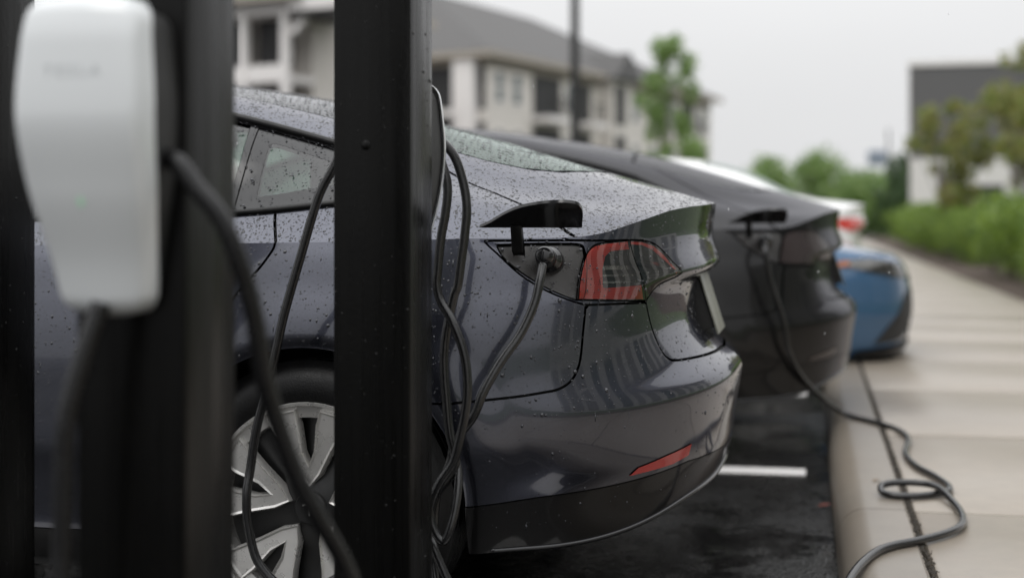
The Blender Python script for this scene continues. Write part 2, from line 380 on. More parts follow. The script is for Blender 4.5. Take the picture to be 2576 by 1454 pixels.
# ---------------------------------------------------------------- body surface maths (numpy only)
def pchip(xk, yk, x):
    xk = np.asarray(xk, float); yk = np.asarray(yk, float); x = np.clip(np.asarray(x, float), xk[0], xk[-1])
    h = np.diff(xk); d = np.diff(yk) / h
    m = np.zeros_like(yk)
    if len(xk) > 2:
        w1 = 2 * h[1:] + h[:-1]; w2 = h[1:] + 2 * h[:-1]
        ok = d[:-1] * d[1:] > 0
        with np.errstate(divide='ignore', invalid='ignore'):
            hm = (w1 + w2) / (w1 / d[:-1] + w2 / d[1:])
        m[1:-1] = np.where(ok, hm, 0)
    m[0] = d[0]; m[-1] = d[-1]
    i = np.clip(np.searchsorted(xk, x) - 1, 0, len(h) - 1)
    t = (x - xk[i]) / h[i]
    return ((2*t**3-3*t**2+1)*yk[i] + (t**3-2*t**2+t)*h[i]*m[i] + (-2*t**3+3*t**2)*yk[i+1] + (t**3-t**2)*h[i]*m[i+1])

def smooth_axis(A, axis, n, it=1):
    """box-smooth a lattice along one axis, ends pinned"""
    A = np.moveaxis(A, axis, 0).copy()
    for _ in range(it):
        k = 2 * n + 1
        P = np.concatenate([2 * A[:1] - A[n:0:-1], A, 2 * A[-1:] - A[-2:-n-2:-1]])
        c = np.cumsum(np.concatenate([np.zeros_like(P[:1]), P]), 0)
        A = (c[k:] - c[:-k]) / k
    return np.moveaxis(A, 0, axis)

BASE = [(-3.74, 0), (-3.735, .15), (-3.725, .28), (-3.70, .42), (-3.65, .58), (-3.57, .70), (-3.45, .79), (-3.3, .85), (-3.1, .89), (-2.875, .91), (-2.5, .918),
        (-2.1, .922), (-1.5, .925), (-1, .925), (-.4, .925), (0, .923), (.2, .916), (.368, .9), (.47, .873), (.576, .83), (.65, .785), (.724, .72), (.795, .62),
        (.852, .5), (.892, .38), (.915, .25), (.926, .12), (.93, 0)]
KX = [-3.74, -3.45, -2.9, -2.0, -1.2, -.4, .2, .4, .576, .65, .724, .795, .852, .93]
ROWZ = [
 [.17, .16, .17, .19, .19, .19, .22, .246, .25, .258, .27, .29, .31, .335],
 [.25, .25, .27, .28, .28, .28, .33, .352, .372, .378, .385, .392, .40, .40],
 [.34, .35, .38, .40, .40, .40, .42, .425, .43, .435, .44, .445, .45, .45],
 [.41, .42, .45, .47, .47, .47, .48, .49, .50, .505, .51, .515, .52, .53],
 [.47, .48, .51, .54, .54, .54, .535, .538, .55, .555, .562, .57, .578, .598],
 [.54, .55, .58, .62, .63, .63, .63, .63, .632, .634, .637, .642, .65, .662],
 [.60, .61, .66, .71, .72, .73, .73, .73, .73, .73, .73, .735, .74, .745],
 [.64, .655, .71, .77, .78, .79, .79, .79, .79, .79, .795, .81, .82, .832],
 [.67, .69, .75, .82, .83, .83, .83, .83, .83, .83, .835, .848, .856, .868],
 [.705, .735, .80, .875, .885, .89, .895, .90, .905, .908, .915, .925, .935, .95],
 [.745, .78, .85, .915, .92, .928, .938, .944, .944, .946, .970, .993, 1.012, 1.03]]
ROWD = [
 [.07, .06, .04, .05, .05, .05, .04, .035, .035, .035, .04, .04, .045, .05],
 [.03, .03, .02, .025, .025, .025, .02, .02, .025, .027, .03, .03, .03, .03],
 [.012, .012, .01, .01, .01, .01, .008, .008, .012, .015, .018, .02, .022, .025],
 [0, 0, 0, 0, 0, 0, 0, 0, .002, .004, .006, .008, .01, .012],
 [0, 0, 0, 0, 0, 0, 0, 0, 0, 0, 0, 0, .001, .003],
 [.005, .005, .003, 0, 0, 0, 0, .003, .010, .016, .024, .036, .052, .08],
 [.015, .012, .01, .006, .006, .006, .006, .008, .014, .020, .030, .055, .085, .125],
 [.025, .022, .02, .017, .016, .016, .016, .017, .018, .022, .030, .052, .08, .118],
 [.035, .032, .028, .026, .026, .026, .026, .026, .028, .029, .033, .045, .055, .064],
 [.055, .05, .042, .042, .042, .042, .042, .042, .043, .044, .050, .065, .075, .09],
 [.10, .08, .06, .058, .058, .058, .058, .058, .056, .053, .052, .06, .07, .077]]
# upper body rows: (x, w, z) keys, from the belt line up to the centre of the roof; first and last key lie on the nose and on the tail lip
CAPW = [
 [(-3.52, .60), (-2.9, .74), (-2.3, .77), (-1.9, .80), (-1.2, .81), (-.4, .805), (-.2, .80), (.02, .79), (.2, .765), (.4, .72), (.55, .665), (.72, .60)],
 [(-3.58, .48), (-2.9, .58), (-2.35, .68), (-2.0, .655), (-1.7, .635), (-1.4, .61), (-1.0, .60), (-.6, .60), (-.3, .61), (-.04, .625), (.2, .63), (.4, .60), (.55, .55), (.78, .48)],
 [(-3.61, .36), (-2.9, .44), (-2.35, .54), (-2.0, .54), (-1.4, .53), (-1.0, .52), (-.34, .50), (.2, .50), (.4, .47), (.55, .43), (.81, .36)],
 [(-3.63, .2), (-2.9, .25), (-2.4, .30), (-1.4, .30), (-.4, .29), (.3, .28), (.55, .25), (.845, .2)],
 [(-3.64, 0), (.853, 0)]]
CAPZ = [
 [(-3.52, .768), (-2.9, .875), (-2.3, .945), (-1.9, .955), (-1.2, .965), (-.4, .982), (-.2, .99), (.02, 1.02), (.2, 1.035), (.4, 1.02), (.55, 1.0), (.72, .993)],
 [(-3.58, .76), (-2.9, .90), (-2.35, .96), (-2.0, 1.09), (-1.7, 1.205), (-1.4, 1.29), (-1.0, 1.325), (-.6, 1.295), (-.3, 1.24), (-.04, 1.167), (.2, 1.10), (.4, 1.055), (.55, 1.03), (.78, 1.012)],
 [(-3.61, .75), (-2.9, .91), (-2.4, .965), (-2.0, 1.11), (-1.7, 1.23), (-1.4, 1.335), (-1.0, 1.38), (-.7, 1.362), (-.34, 1.302), (-.08, 1.242), (.2, 1.165), (.4, 1.11), (.55, 1.073), (.7, 1.04), (.81, 1.018)],
 [(-3.63, .747), (-2.9, .918), (-2.45, .97), (-2.0, 1.125), (-1.7, 1.255), (-1.4, 1.375), (-1.15, 1.415), (-.9, 1.408), (-.42, 1.348), (-.148, 1.302), (.184, 1.222), (.4, 1.154), (.505, 1.122), (.6, 1.094), (.73, 1.062), (.8, 1.043), (.845, 1.027)],
 [(-3.64, .745), (-2.9, .92), (-2.47, .972), (-2.0, 1.132), (-1.7, 1.265), (-1.4, 1.388), (-1.15, 1.43), (-.9, 1.422), (-.42, 1.362), (-.148, 1.314), (.184, 1.234), (.4, 1.166), (.505, 1.133), (.6, 1.104), (.73, 1.068), (.8, 1.047), (.853, 1.03)]]
ARCH_R, ARCH_Z = .362, .334
FRONT_AXLE = -2.875

class Body:
    """half of a car body: 'wrap' is the skirt below the shoulder line, addressed by (arc length a, height z);
    'cap' is everything above it, addressed by (side station x, row v*VS)"""
    VS = .2
    def __init__(s, rowz=ROWZ, rowd=ROWD, capw=CAPW, capz=CAPZ, nT=760, nV=150, arch=True):
        b = np.array(BASE, float)
        ch = np.concatenate([[0], np.cumsum(np.hypot(*np.diff(b, axis=0).T))])
        tt = np.linspace(0, ch[-1], 3000)
        # natural-ish smooth plan curve
        bx = pchip(ch, b[:, 0], tt); bw = pchip(ch, b[:, 1], tt)
        pl = smooth_axis(np.stack([bx, bw], 1), 0, 60, 2); pl[:, 1] = np.maximum(pl[:, 1], 0); pl[0, 1] = pl[-1, 1] = 0
        al = np.concatenate([[0], np.cumsum(np.hypot(*np.diff(pl, axis=0).T))])
        a0 = np.interp(0., pl[:, 0], al)
        s.a = np.linspace(0, al[-1], nT) - a0
        X0 = np.interp(s.a + a0, al, pl[:, 0]); W0 = np.interp(s.a + a0, al, pl[:, 1])
        tx = np.gradient(X0, s.a); tw = np.gradient(W0, s.a); L = np.hypot(tx, tw)
        nx, nw = -tw / L, tx / L                      # outward in plan (w outward)
        nx, nw = smooth_axis(np.stack([nx, nw], 1), 0, 6, 2).T
        nx[0], nw[0], nx[-1], nw[-1] = -1, 0, 1, 0
        s.X0 = X0
        ak = np.interp(KX, pl[:, 0], al - a0); ak[-1] = s.a[-1]; ak[0] = s.a[0]
        R = len(rowz)
        Z = np.stack([pchip(ak, r, s.a) for r in rowz], 1); D = np.stack([pchip(ak, r, s.a) for r in rowd], 1)
        Z, D = smooth_axis(Z, 0, 8, 2), smooth_axis(D, 0, 8, 2)
        vv = np.linspace(0, R - 1, nV)
        Zv = np.stack([pchip(np.arange(R), Z[i], vv) for i in range(nT)]); Dv = np.stack([pchip(Z[i], D[i], Zv[i]) for i in range(nT)])
        Zs, Ds = smooth_axis(Zv, 1, 3, 2), smooth_axis(Dv, 1, 3, 2)
        Zs[:, 0], Zs[:, -1], Ds[:, 0], Ds[:, -1] = Zv[:, 0], Zv[:, -1], Dv[:, 0], Dv[:, -1]
        Zv, Dv = np.maximum.accumulate(Zs + np.arange(nV) * 1e-6, 1), Ds
        if arch:
            for hx in (0., FRONT_AXLE):
                r = np.hypot(s.a[:, None] - hx, Zv - ARCH_Z)
                k = np.clip((.40 - r) / .04, 0, 1.2)
                f = np.clip((.52 - r) / .1, 0, 1)
                Dv = Dv + .014 * k * k - .006 * (f * f * (3 - 2 * f))
        s.wrap = np.stack([X0[:, None] - nx[:, None] * Dv, np.maximum(W0[:, None] - nw[:, None] * Dv, 0), Zv], 2)
        s.wrap[0, :, 1] = s.wrap[-1, :, 1] = 0
        s.wz = Zv
        s.wn = s._normals(s.wrap)
        # ---- cap
        top = s.wrap[:, -1]
        i0 = np.searchsorted(X0, -3.5); i1 = np.searchsorted(X0, .70)
        s.i0, s.i1 = i0, i1
        side = top[i0:i1 + 1]
        n = 420
        xs = np.linspace(side[0, 0], side[-1, 0], n); s.xs = xs
        rows = [np.stack([xs, np.interp(xs, side[:, 0], side[:, 1]), np.interp(xs, side[:, 0], side[:, 2])], 1)]
        lipw, lipx, lipz = top[i1:, 1][::-1], top[i1:, 0][::-1], top[i1:, 2][::-1]
        nsw, nsx, nsz = top[:i0 + 1, 1], top[:i0 + 1, 0], top[:i0 + 1, 2]
        for kw, kz in zip(capw, capz):
            kw = [list(k) for k in kw]; kz = [list(k) for k in kz]
            we = kw[-1][1]; wf = kw[0][1]
            xe, ze = np.interp(we, lipw, lipx), np.interp(we, lipw, lipz)
            xf, zf = np.interp(wf, nsw, nsx), np.interp(wf, nsw, nsz)
            kw[-1][0] = kz[-1][0] = xe; kz[-1][1] = ze; kw[0][0] = kz[0][0] = xf; kz[0][1] = zf
            p = np.clip((xs - .1) / (xs[-1] - .1), 0, 1); q = np.clip((-2.7 - xs) / (-2.7 - xs[0]), 0, 1)
            x = xs + (xe - xs[-1]) * p ** 1.5 + (xf - xs[0]) * q ** 1.5
            kw, kz = np.array(kw), np.array(kz)
            w = smooth_axis(pchip(kw[:, 0], kw[:, 1], x), 0, 12, 2); z = smooth_axis(pchip(kz[:, 0], kz[:, 1], x), 0, 9, 2)
            w[-1], z[-1], w[0], z[0] = we, ze, wf, zf
            rows.append(np.stack([x, w, z], 1))
        Rr = np.stack(rows, 1)                                  # n x 6 x 3
        m = 110; s.v = np.linspace(0, 5, m)
        cap = np.zeros((n, m, 3))
        for i in range(n):
            g = Rr[i]
            ch = np.concatenate([[0], np.cumsum(np.linalg.norm(np.diff(g, axis=0), axis=1))])
            u = np.interp(s.v, np.arange(6), ch)
            for c_ in range(3): cap[i, :, c_] = pchip(ch, g[:, c_], u)
        cs = smooth_axis(cap, 1, 4, 2)
        # symmetric smoothing at the centre line
        cs[:, 0], cs[:, -1, 0], cs[:, -1, 1] = cap[:, 0], cap[:, -1, 0], 0
        cs[:, -1, 2] = cs[:, -3, 2]; cs[:, -2, 2] = cs[:, -3, 2]
        cs[0], cs[-1] = cap[0], cap[-1]
        s.cap = cs
        s.cn = s._normals(s.cap)
        s.cn[:, -1, 1] = 0
    @staticmethod
    def _normals(P):
        du = np.gradient(P, axis=0); dv = np.gradient(P, axis=1)
        n = np.cross(dv, du)
        L = np.linalg.norm(n, axis=2, keepdims=True); n = n / np.maximum(L, 1e-12)
        return n
    def q_wrap(s, a, z, normal=False):
        a = np.atleast_1d(np.asarray(a, float)); z = np.atleast_1d(np.asarray(z, float))
        fi = np.clip((a - s.a[0]) / (s.a[1] - s.a[0]), 0, len(s.a) - 1.001)
        i = fi.astype(int); t = fi - i
        A = s.wn if normal else s.wrap
        out = np.zeros((len(a), 3)); nV = s.wz.shape[1]
        for k, wt in ((0, 1 - t), (1, t)):
            Zc = s.wz[i + k]
            lo = np.zeros(len(a), int); hi = np.full(len(a), nV - 1)
            while np.any(hi - lo > 1):
                mid = (lo + hi) // 2
                g = Zc[np.arange(len(a)), mid] <= z
                lo = np.where(g, mid, lo); hi = np.where(g, hi, mid)
            z0, z1 = Zc[np.arange(len(a)), lo], Zc[np.arange(len(a)), lo + 1]
            f = np.clip((z - z0) / np.maximum(z1 - z0, 1e-9), 0, 1)
            out += wt[:, None] * (A[i + k, lo] * (1 - f)[:, None] + A[i + k, lo + 1] * f[:, None])
        return out
    def q_cap(s, x, vy, normal=False):
        x = np.atleast_1d(np.asarray(x, float)); v = np.atleast_1d(np.asarray(vy, float)) / s.VS
        A = s.cn if normal else s.cap
        fi = np.clip((x - s.xs[0]) / (s.xs[1] - s.xs[0]), 0, len(s.xs) - 1.001); fj = np.clip(v / s.v[1], 0, len(s.v) - 1.001)
        i, j = fi.astype(int), fj.astype(int); t, u = (fi - i)[:, None], (fj - j)[:, None]
        return (A[i, j] * (1-t) * (1-u) + A[i+1, j] * t * (1-u) + A[i, j+1] * (1-t) * u + A[i+1, j+1] * t * u)
    def top_z(s, a):                                            # height of the shoulder line at arc length a
        return np.interp(a, s.a, s.wz[:, -1])
    def bot_z(s, a):
        return np.interp(a, s.a, s.wz[:, 0])
# ---------------------------------------------------------------- end of body maths
# ---------------------------------------------------------------- car panels cut from the body surface
def resample(P, step=.006, closed=True):
    P = [np.array(p, float) for p in P]; out = []
    m = len(P)
    for i in range(m if closed else m - 1):
        a, b = P[i], P[(i + 1) % m]; d = np.hypot(*(b - a)); k = max(1, int(math.ceil(d / step)))
        for j in range(k): out.append(a + (b - a) * j / k)
    if not closed: out.append(P[-1])
    return np.array(out)
def smooth2(P, n=6):
    """round an open polyline of 2-d points"""
    return [(p.x, p.y) for p in catmull([(a, b, 0) for a, b in P], n)]
def inset(P, g, keep):
    """move closed polygon inward by g; keep(p) -> mask of coordinates pinned to the domain edge"""
    if g == 0: return P
    area = .5 * np.sum(P[:, 0] * np.roll(P[:, 1], -1) - np.roll(P[:, 0], -1) * P[:, 1])
    t = np.roll(P, -1, 0) - np.roll(P, 1, 0); t /= np.maximum(np.linalg.norm(t, axis=1, keepdims=True), 1e-9)
    n = np.stack([-t[:, 1], t[:, 0]], 1) * (1 if area > 0 else -1)
    Q = P + n * g
    for i, k in enumerate(keep):
        if k[0]: Q[i, 0] = P[i, 0]
        if k[1]: Q[i, 1] = P[i, 1]
    return Q
def patch(B, dom, outer, holes=(), gap=.003, off=0., flange=.014, step=.006, sub=2, both=False):
    """returns verts(n,3), normals, tris of one panel on the near side (local car axes: x back, y = -w)"""
    q = B.q_wrap if dom == 'w' else B.q_cap
    vmax = 5 * B.VS
    def keep(P):
        if dom == 'w':
            tz, bz = B.top_z(P[:, 0]), B.bot_z(P[:, 0])
            return [(abs(p[0] - B.a[-1]) < 1e-4 or abs(p[0] - B.a[0]) < 1e-4, abs(p[1] - t) < 1.2e-3 or abs(p[1] - b) < 1.2e-3) for p, t, b in zip(P, tz, bz)]
        return [(abs(p[0] - B.xs[0]) < 1e-4 or abs(p[0] - B.xs[-1]) < 1e-4, abs(p[1]) < 1e-4 or abs(p[1] - vmax) < 1e-4) for p in P]
    O = resample(outer, step); kO = keep(O); O = inset(O, gap, kO)
    rings = [(O, kO)]
    for h in holes:
        H = resample(h, step); rings.append((inset(H, -gap, [(0, 0)] * len(H)), [(0, 0)] * len(H)))
    if dom == 'w':
        lo, hi = O[:, 0].min(), O[:, 0].max()
        ii = [i for i in range(0, len(B.a), sub) if lo < B.a[i] < hi]
        G = np.concatenate([np.stack([np.full(len(range(0, B.wz.shape[1], sub)), B.a[i]), B.wz[i, ::sub]], 1) for i in ii]) if ii else np.zeros((0, 2))
    else:
        xs = B.xs[::sub]; vv = B.v[::sub] * B.VS; G = np.stack(np.meshgrid(xs, vv, indexing='ij'), 2).reshape(-1, 2)
        G = G[(G[:, 0] > O[:, 0].min()) & (G[:, 0] < O[:, 0].max())]
    m = inside(O, G)
    for H, _ in rings[1:]: m &= ~inside(H, G)
    G = G[m]
    allb = np.concatenate([r for r, _ in rings])
    if len(G):
        ok = np.ones(len(G), bool)
        for k in range(0, len(G), 2000):
            d = np.min(((G[k:k + 2000, None] - allb[None]) ** 2).sum(2), 1); ok[k:k + 2000] = d > (step * .55) ** 2
        G = G[ok]
    P2 = np.concatenate([allb, G]); E = []; n0 = 0
    for r, _ in rings:
        k = len(r); E += [(n0 + i, n0 + (i + 1) % k) for i in range(k)]; n0 += k
    res = delaunay_2d_cdt([Vector(p) for p in P2], E, [], 0, 1e-7)
    vs2 = np.array([(v.x, v.y) for v in res[0]]); tr = np.array([f for f in res[2] if len(f) == 3])
    cen = vs2[tr].mean(1); m = inside(O, cen)
    for H, _ in rings[1:]: m &= ~inside(H, cen)
    tr = tr[m]
    P3 = q(vs2[:, 0], vs2[:, 1]); N3 = q(vs2[:, 0], vs2[:, 1], True)
    N3 /= np.maximum(np.linalg.norm(N3, axis=1, keepdims=True), 1e-9)
    P3 = P3 + N3 * off
    # orientation
    fn = np.cross(P3[tr[:, 1]] - P3[tr[:, 0]], P3[tr[:, 2]] - P3[tr[:, 0]]); s = (fn * N3[tr].mean(1)).sum(1)
    flip = s < 0; tr[flip] = tr[flip][:, ::-1]
    V, NN, T = [P3], [N3], [tr]; base = len(P3)
    if flange:
        for r, kp in rings:
            p = q(r[:, 0], r[:, 1]); n = q(r[:, 0], r[:, 1], True); n /= np.maximum(np.linalg.norm(n, axis=1, keepdims=True), 1e-9); p = p + n * off
            k = len(r); c = r.mean(0)
            d = np.roll(p, -1, 0) - np.roll(p, 1, 0); side = np.cross(d, n); side /= np.maximum(np.linalg.norm(side, axis=1, keepdims=True), 1e-9)
            V += [p, p - n * flange]; NN += [side, side]
            t = []
            for i in range(k):
                j = (i + 1) % k
                if any(kp[i]) and any(kp[j]): continue
                t += [(base + i, base + j, base + k + j), (base + i, base + k + j, base + k + i)]
            if t: T.append(np.array(t))
            base += 2 * k
    V, NN, T = np.concatenate(V), np.concatenate(NN), np.concatenate(T)
    V = V * (1, -1, 1); NN = NN * (1, -1, 1); T = T[:, ::-1]
    return V, NN, T
def mirror(p):
    V, NN, T = p; return V * (1, -1, 1), NN * (1, -1, 1), T[:, ::-1]
def join(*ps):
    V = np.concatenate([p[0] for p in ps]); NN = np.concatenate([p[1] for p in ps]); T = []; n = 0
    for p in ps: T.append(p[2] + n); n += len(p[0])
    return V, NN, np.concatenate(T)
def both(p): return join(p, mirror(p))
def panel(name, p, mat, parent, label=None):
    me = tri_mesh(name, p[0], p[2]); o = mkm(name, me, mat, parent, True)
    me.normals_split_custom_set_from_vertices(p[1].astype(np.float32).tolist())
    if label: o['label'] = label
    return o
def V_(poly, B): return [(x, v * B.VS) for x, v in poly]
def topline(B, a0, a1, n=60): return [(a, float(B.top_z(a))) for a in np.linspace(a0, a1, n)]
def botline(B, a0, a1, n=60): return [(a, float(B.bot_z(a))) for a in np.linspace(a0, a1, n)]
def archline(cx, d0, d1, n=50, r=ARCH_R): return [(cx + r * math.cos(R(d)), ARCH_Z + r * math.sin(R(d))) for d in np.linspace(d0, d1, n)]
def drops_mesh(name, P, Nn, r, flat, rng_, ex=None):
    """beads of water: flattened domes standing on a surface, one mesh"""
    n = len(P); up = np.tile([0., 0., 1.], (n, 1)); t = np.cross(Nn, up); L = np.linalg.norm(t, axis=1, keepdims=True)
    t = np.where(L > .2, t / np.maximum(L, 1e-6), np.array([1., 0, 0])); t = t - Nn * (t * Nn).sum(1, keepdims=True); t /= np.linalg.norm(t, axis=1, keepdims=True)
    b = np.cross(Nn, t)
    ang = np.arange(6) * math.pi / 3; ph = rng_.uniform(0, 1, (n, 1))
    ex = rng_.uniform(.8, 1.35, (n, 1)) if ex is None else ex[:, None]
    V = np.zeros((n, 13, 3)); NN = np.zeros((n, 13, 3)); h = (r * flat)[:, None]
    for k, (rr, hh) in enumerate(((1., -.05), (.72, .7))):
        ca, sa = np.cos(ang[None] + ph), np.sin(ang[None] + ph)
        wob = 1 + rng_.uniform(-.16, .16, (n, 6)) * (1 - k * .4)
        V[:, k * 6:k * 6 + 6] = P[:, None] + (r[:, None] * rr * ca * wob)[..., None] * t[:, None] + (r[:, None] * rr * sa * wob * ex)[..., None] * b[:, None] + (h * hh)[..., None] * Nn[:, None]
        sl = (.92, .62)[k]
        NN[:, k * 6:k * 6 + 6] = sl * (ca[..., None] * t[:, None] + sa[..., None] * b[:, None]) + math.sqrt(1 - sl * sl) * Nn[:, None]
    V[:, 12] = P + h * Nn; NN[:, 12] = Nn
    f = []
    for i in range(6):
        j = (i + 1) % 6; f += [(i, j, 6 + j), (i, 6 + j, 6 + i), (6 + i, 6 + j, 12)]
    T = (np.array(f)[None] + (np.arange(n) * 13)[:, None, None]).reshape(-1, 3)
    V = V.reshape(-1, 3); NN = NN.reshape(-1, 3)
    fn = np.cross(V[T[:, 1]] - V[T[:, 0]], V[T[:, 2]] - V[T[:, 0]]); s = (fn * NN[T].mean(1)).sum(1); T[s < 0] = T[s < 0][:, ::-1]
    return V, NN, T

B1 = Body()
AE, A0 = float(B1.a[-1]), float(B1.a[0]); XE, XF = float(B1.xs[-1]), float(B1.xs[0])

# ---------------------------------------------------------------- wheels
def polar(r, d): return (r * math.sin(R(d)), r * math.cos(R(d)))
def make_wheel(parent, x, side, mats=None):
    """side -1: near side (outer face towards -y)"""
    w = bpy.data.objects.new('wheel', None); C.objects.link(w); w.parent = parent; w.location = (x, side * .905, .334)
    w.rotation_euler = (0, 0, 0 if side < 0 else math.pi)
    tp = [(.232, .02), (.240, .004), (.262, -.004), (.288, -.002), (.308, .008), (.320, .022), (.3285, .030)]
    for k in range(4):
        y0 = .034 + k * .044
        tp += [(.334, y0), (.334, y0 + .034), (.326, y0 + .036), (.326, y0 + .042)]
    tp += [(.334, .212), (.322, .222), (.30, .236), (.26, .238), (.235, .22)]
    v, f = lathe(tp, 72); mk('tyre', v, f, M['rubber'], w, True).data.set_sharp_from_angle(angle=R(30))
    rp = [(.243, .03), (.2435, .006), (.2405, .000), (.2345, .001), (.231, .012), (.2195, .014), (.206, .016), (.2045, .024), (.203, .06), (.19, .2)]
    v, f = lathe(rp, 72); rim = mk('rim', v, f, M['alloy'], w, True); rim.data.set_sharp_from_angle(angle=R(38))
    # dark well behind the spokes
    v, f = lathe([(.204, .055), (.10, .052), (.06, .030), (.0001, .030)], 48); mk('wheel_centre', v, f, M['alloy_dark'], w, True)
    v, f = lathe([(.165, .075), (.165, .098), (.08, .098), (.08, .075), (.165, .075)], 48); mk('brake_disc', v, f, M['disc'], w, True)
    mb = MB(); mb.box(-.17, -.09, .062, .12, -.07, .07); mb.build('brake_caliper', M['rust'], w, bevel=.012)
    # five split V spokes
    lo = [polar(.046, 0), polar(.080, 20), polar(.14, 23.5), polar(.224, 26.5), polar(.226, 17), polar(.226, 7.5), polar(.19, 5.6), polar(.13, 5.2), polar(.098, 0)]
    def dish(r): return -.002 + .022 * max(0, (.2 - r) / .2)
    for k in range(5):
        half = lo; P = half[:-1] + [half[-1]] + [(-x_, y_) for x_, y_ in half[1:-1][::-1]]
        ctr = {}
        # two bevelled arms meeting at the point
        V = []; F = []
        nP = len(P)
        A_ = np.array(P); area = .5 * np.sum(A_[:, 0] * np.roll(A_[:, 1], -1) - np.roll(A_[:, 0], -1) * A_[:, 1])
        t = np.roll(A_, -1, 0) - np.roll(A_, 1, 0); t /= np.linalg.norm(t, axis=1, keepdims=True)
        nn = np.stack([-t[:, 1], t[:, 0]], 1) * (1 if area > 0 else -1)
        I1 = A_ + nn * .0035; I2 = A_ + nn * .0085
        for Q, dy in ((A_, .03), (A_, .006), (I1, .0), (I2, .004)):
            for p in Q: V.append((p[0], dish(math.hypot(*p)) + dy, p[1]))
        for L in range(3):
            for i in range(nP):
                j = (i + 1) % nP; F.append((L * nP + i, L * nP + j, (L + 1) * nP + j, (L + 1) * nP + i))
        h = len(half)
        # fill the face: right arm quads then left arm quads between outer and inner edge
        b = 3 * nP
        idx = list(range(b, b + nP))
        outer = idx[0:5]; inner = [idx[8], idx[7], idx[7], idx[6], idx[5]]
        F += [(idx[0], idx[1], idx[8]), (idx[1], idx[2], idx[7], idx[8]), (idx[2], idx[3], idx[4], idx[6], idx[7]), (idx[4], idx[5], idx[6])]
        lidx = [idx[0]] + idx[9:][::-1] + [idx[8]]
        F += [(idx[8], lidx[1], idx[0]), (idx[8], lidx[7], lidx[2], lidx[1]), (lidx[7], lidx[6], lidx[4], lidx[3], lidx[2]), (lidx[6], lidx[5], lidx[4])]
        me = bpy.data.meshes.new('spoke'); me.from_pydata(V, [], F); bm = bmesh.new(); bm.from_mesh(me)
        bmesh.ops.recalc_face_normals(bm, faces=bm.faces); bm.to_mesh(me); bm.free()
        a = R(72 * k); me.transform(Matrix.Rotation(a, 4, 'Y'))
        o = mkm('spoke', me, M['alloy'], w, True); me.set_sharp_from_angle(angle=R(30))
    v, f = lathe([(.038, .030), (.037, .021), (.034, .018), (.0001, .0175)], 36); cap = mk('hub_cap', v, f, M['alloy_dark'], w, True); cap.data.set_sharp_from_angle(angle=R(40))
    # emblem: letter-like T with a curved top bar
    arc = [(-.016 + .032 * i / 8, .0125 - .004 * abs(i - 4) / 4 * abs(i - 4) / 4) for i in range(9)]
    mb = MB(); mb.prism(arc + [(x_, z_ - .004) for x_, z_ in arc[::-1]], 'y', .0155, .0172)
    mb.prism([(-.0042, .006), (.0042, .006), (.0008, -.017), (-.0008, -.017)], 'y', .0155, .0172); mb.build('emblem', M['alloy'], cap)
    return w

# ---------------------------------------------------------------- the detailed saloon
PORT_LOW = [(.408, .938), (.418, .928), (.439, .910), (.493, .863), (.555, .827), (.617, .803), (.648, .795)]
SEAM = [(.648, .795), (.64, .737), (.632, .677), (.622, .648), (.605, .625), (.575, .609), (.54, .603), (.478, .595), (.393, .587), (.308, .580)]
LAMP_TOP = [(.62, .939), (.725, .937), (.803, .938)]
LAMP_SPLIT = [(.803, .938), (.818, .885), (.835, .840), (.849, .797)]
LAMP_O = smooth2([(.630, .806), (.640, .854), (.660, .903), (.685, .926), (.725, .934)], 5) + LAMP_SPLIT + [(.74, .801)]
LAMP_I = [(.803, .938)] + smooth2([(.86, .936), (.919, .926), (.965, .905), (1.0, .880), (1.046, .857)], 5)[0:] + smooth2([(1.046, .857), (1.0, .847), (.957, .841), (.90, .829), (.849, .797)], 5)[1:] + LAMP_SPLIT[::-1][1:-1]
LAMP_WIN = [(.706, .834), (.710, .873), (.722, .900), (.740, .911), (.81, .914), (.826, .858), (.832, .837)]
LAMP_WIN_I = [(.811, .925), (.86, .923), (.912, .911), (.965, .884), (1.005, .861), (1.012, .8535), (.955, .8445), (.90, .8335), (.853, .806), (.840, .832), (.823, .882)]
TRUNK_LOW = [(.849, .795), (.862, .768), (.88, .737), (.905, .70), (.925, .672), (.948, .655), (.985, .648), (1.112, .645), (1.352, .642), (AE, .642)]
DOOR_GAP = [(-.09, None), (-.094, .915), (-.118, .878), (-.149, .842), (-.20, .775), (-.262, .68), (-.305, .585), (-.318, .52)]
VAL = [(AE, .392), (1.25, .398), (1.019, .402), (.741, .381), (.532, .366), (.40, .352), (.3615, .346)]
PLATE_P = smooth2([(.437, .930), (.52, .9325), (.60, .9325), (.648, .930), (.659, .918), (.661, .89), (.656, .85), (.647, .815), (.632, .806), (.612, .810), (.555, .833), (.493, .869), (.452, .903), (.437, .930)], 4)[:-1]
SEAM_CAP = [(.588, 0), (.575, .08), (.53, .41), (.475, .78), (.422, 1.15), (.343, 1.7), (.275, 2.0), (.20, 2.38), (.12, 2.75), (.06, 2.98)]
GLASS_END = [(.30, 3.04), (.36, 3.14), (.41, 3.4), (.44, 3.8), (.455, 4.4), (.46, 5)]
DLO = [(-2.36, 1.02), (-1.6, 1.0), (-.8, 1.0), (-.12, 1.0), (.04, 1.04), (.11, 1.16), (.165, 1.36), (.185, 1.52), (.165, 1.64), (.11, 1.82), (.03, 1.98), (-.04, 2.06), (-.4, 2.08), (-1.4, 2.08), (-2.0, 2.05), (-2.38, 1.96)]

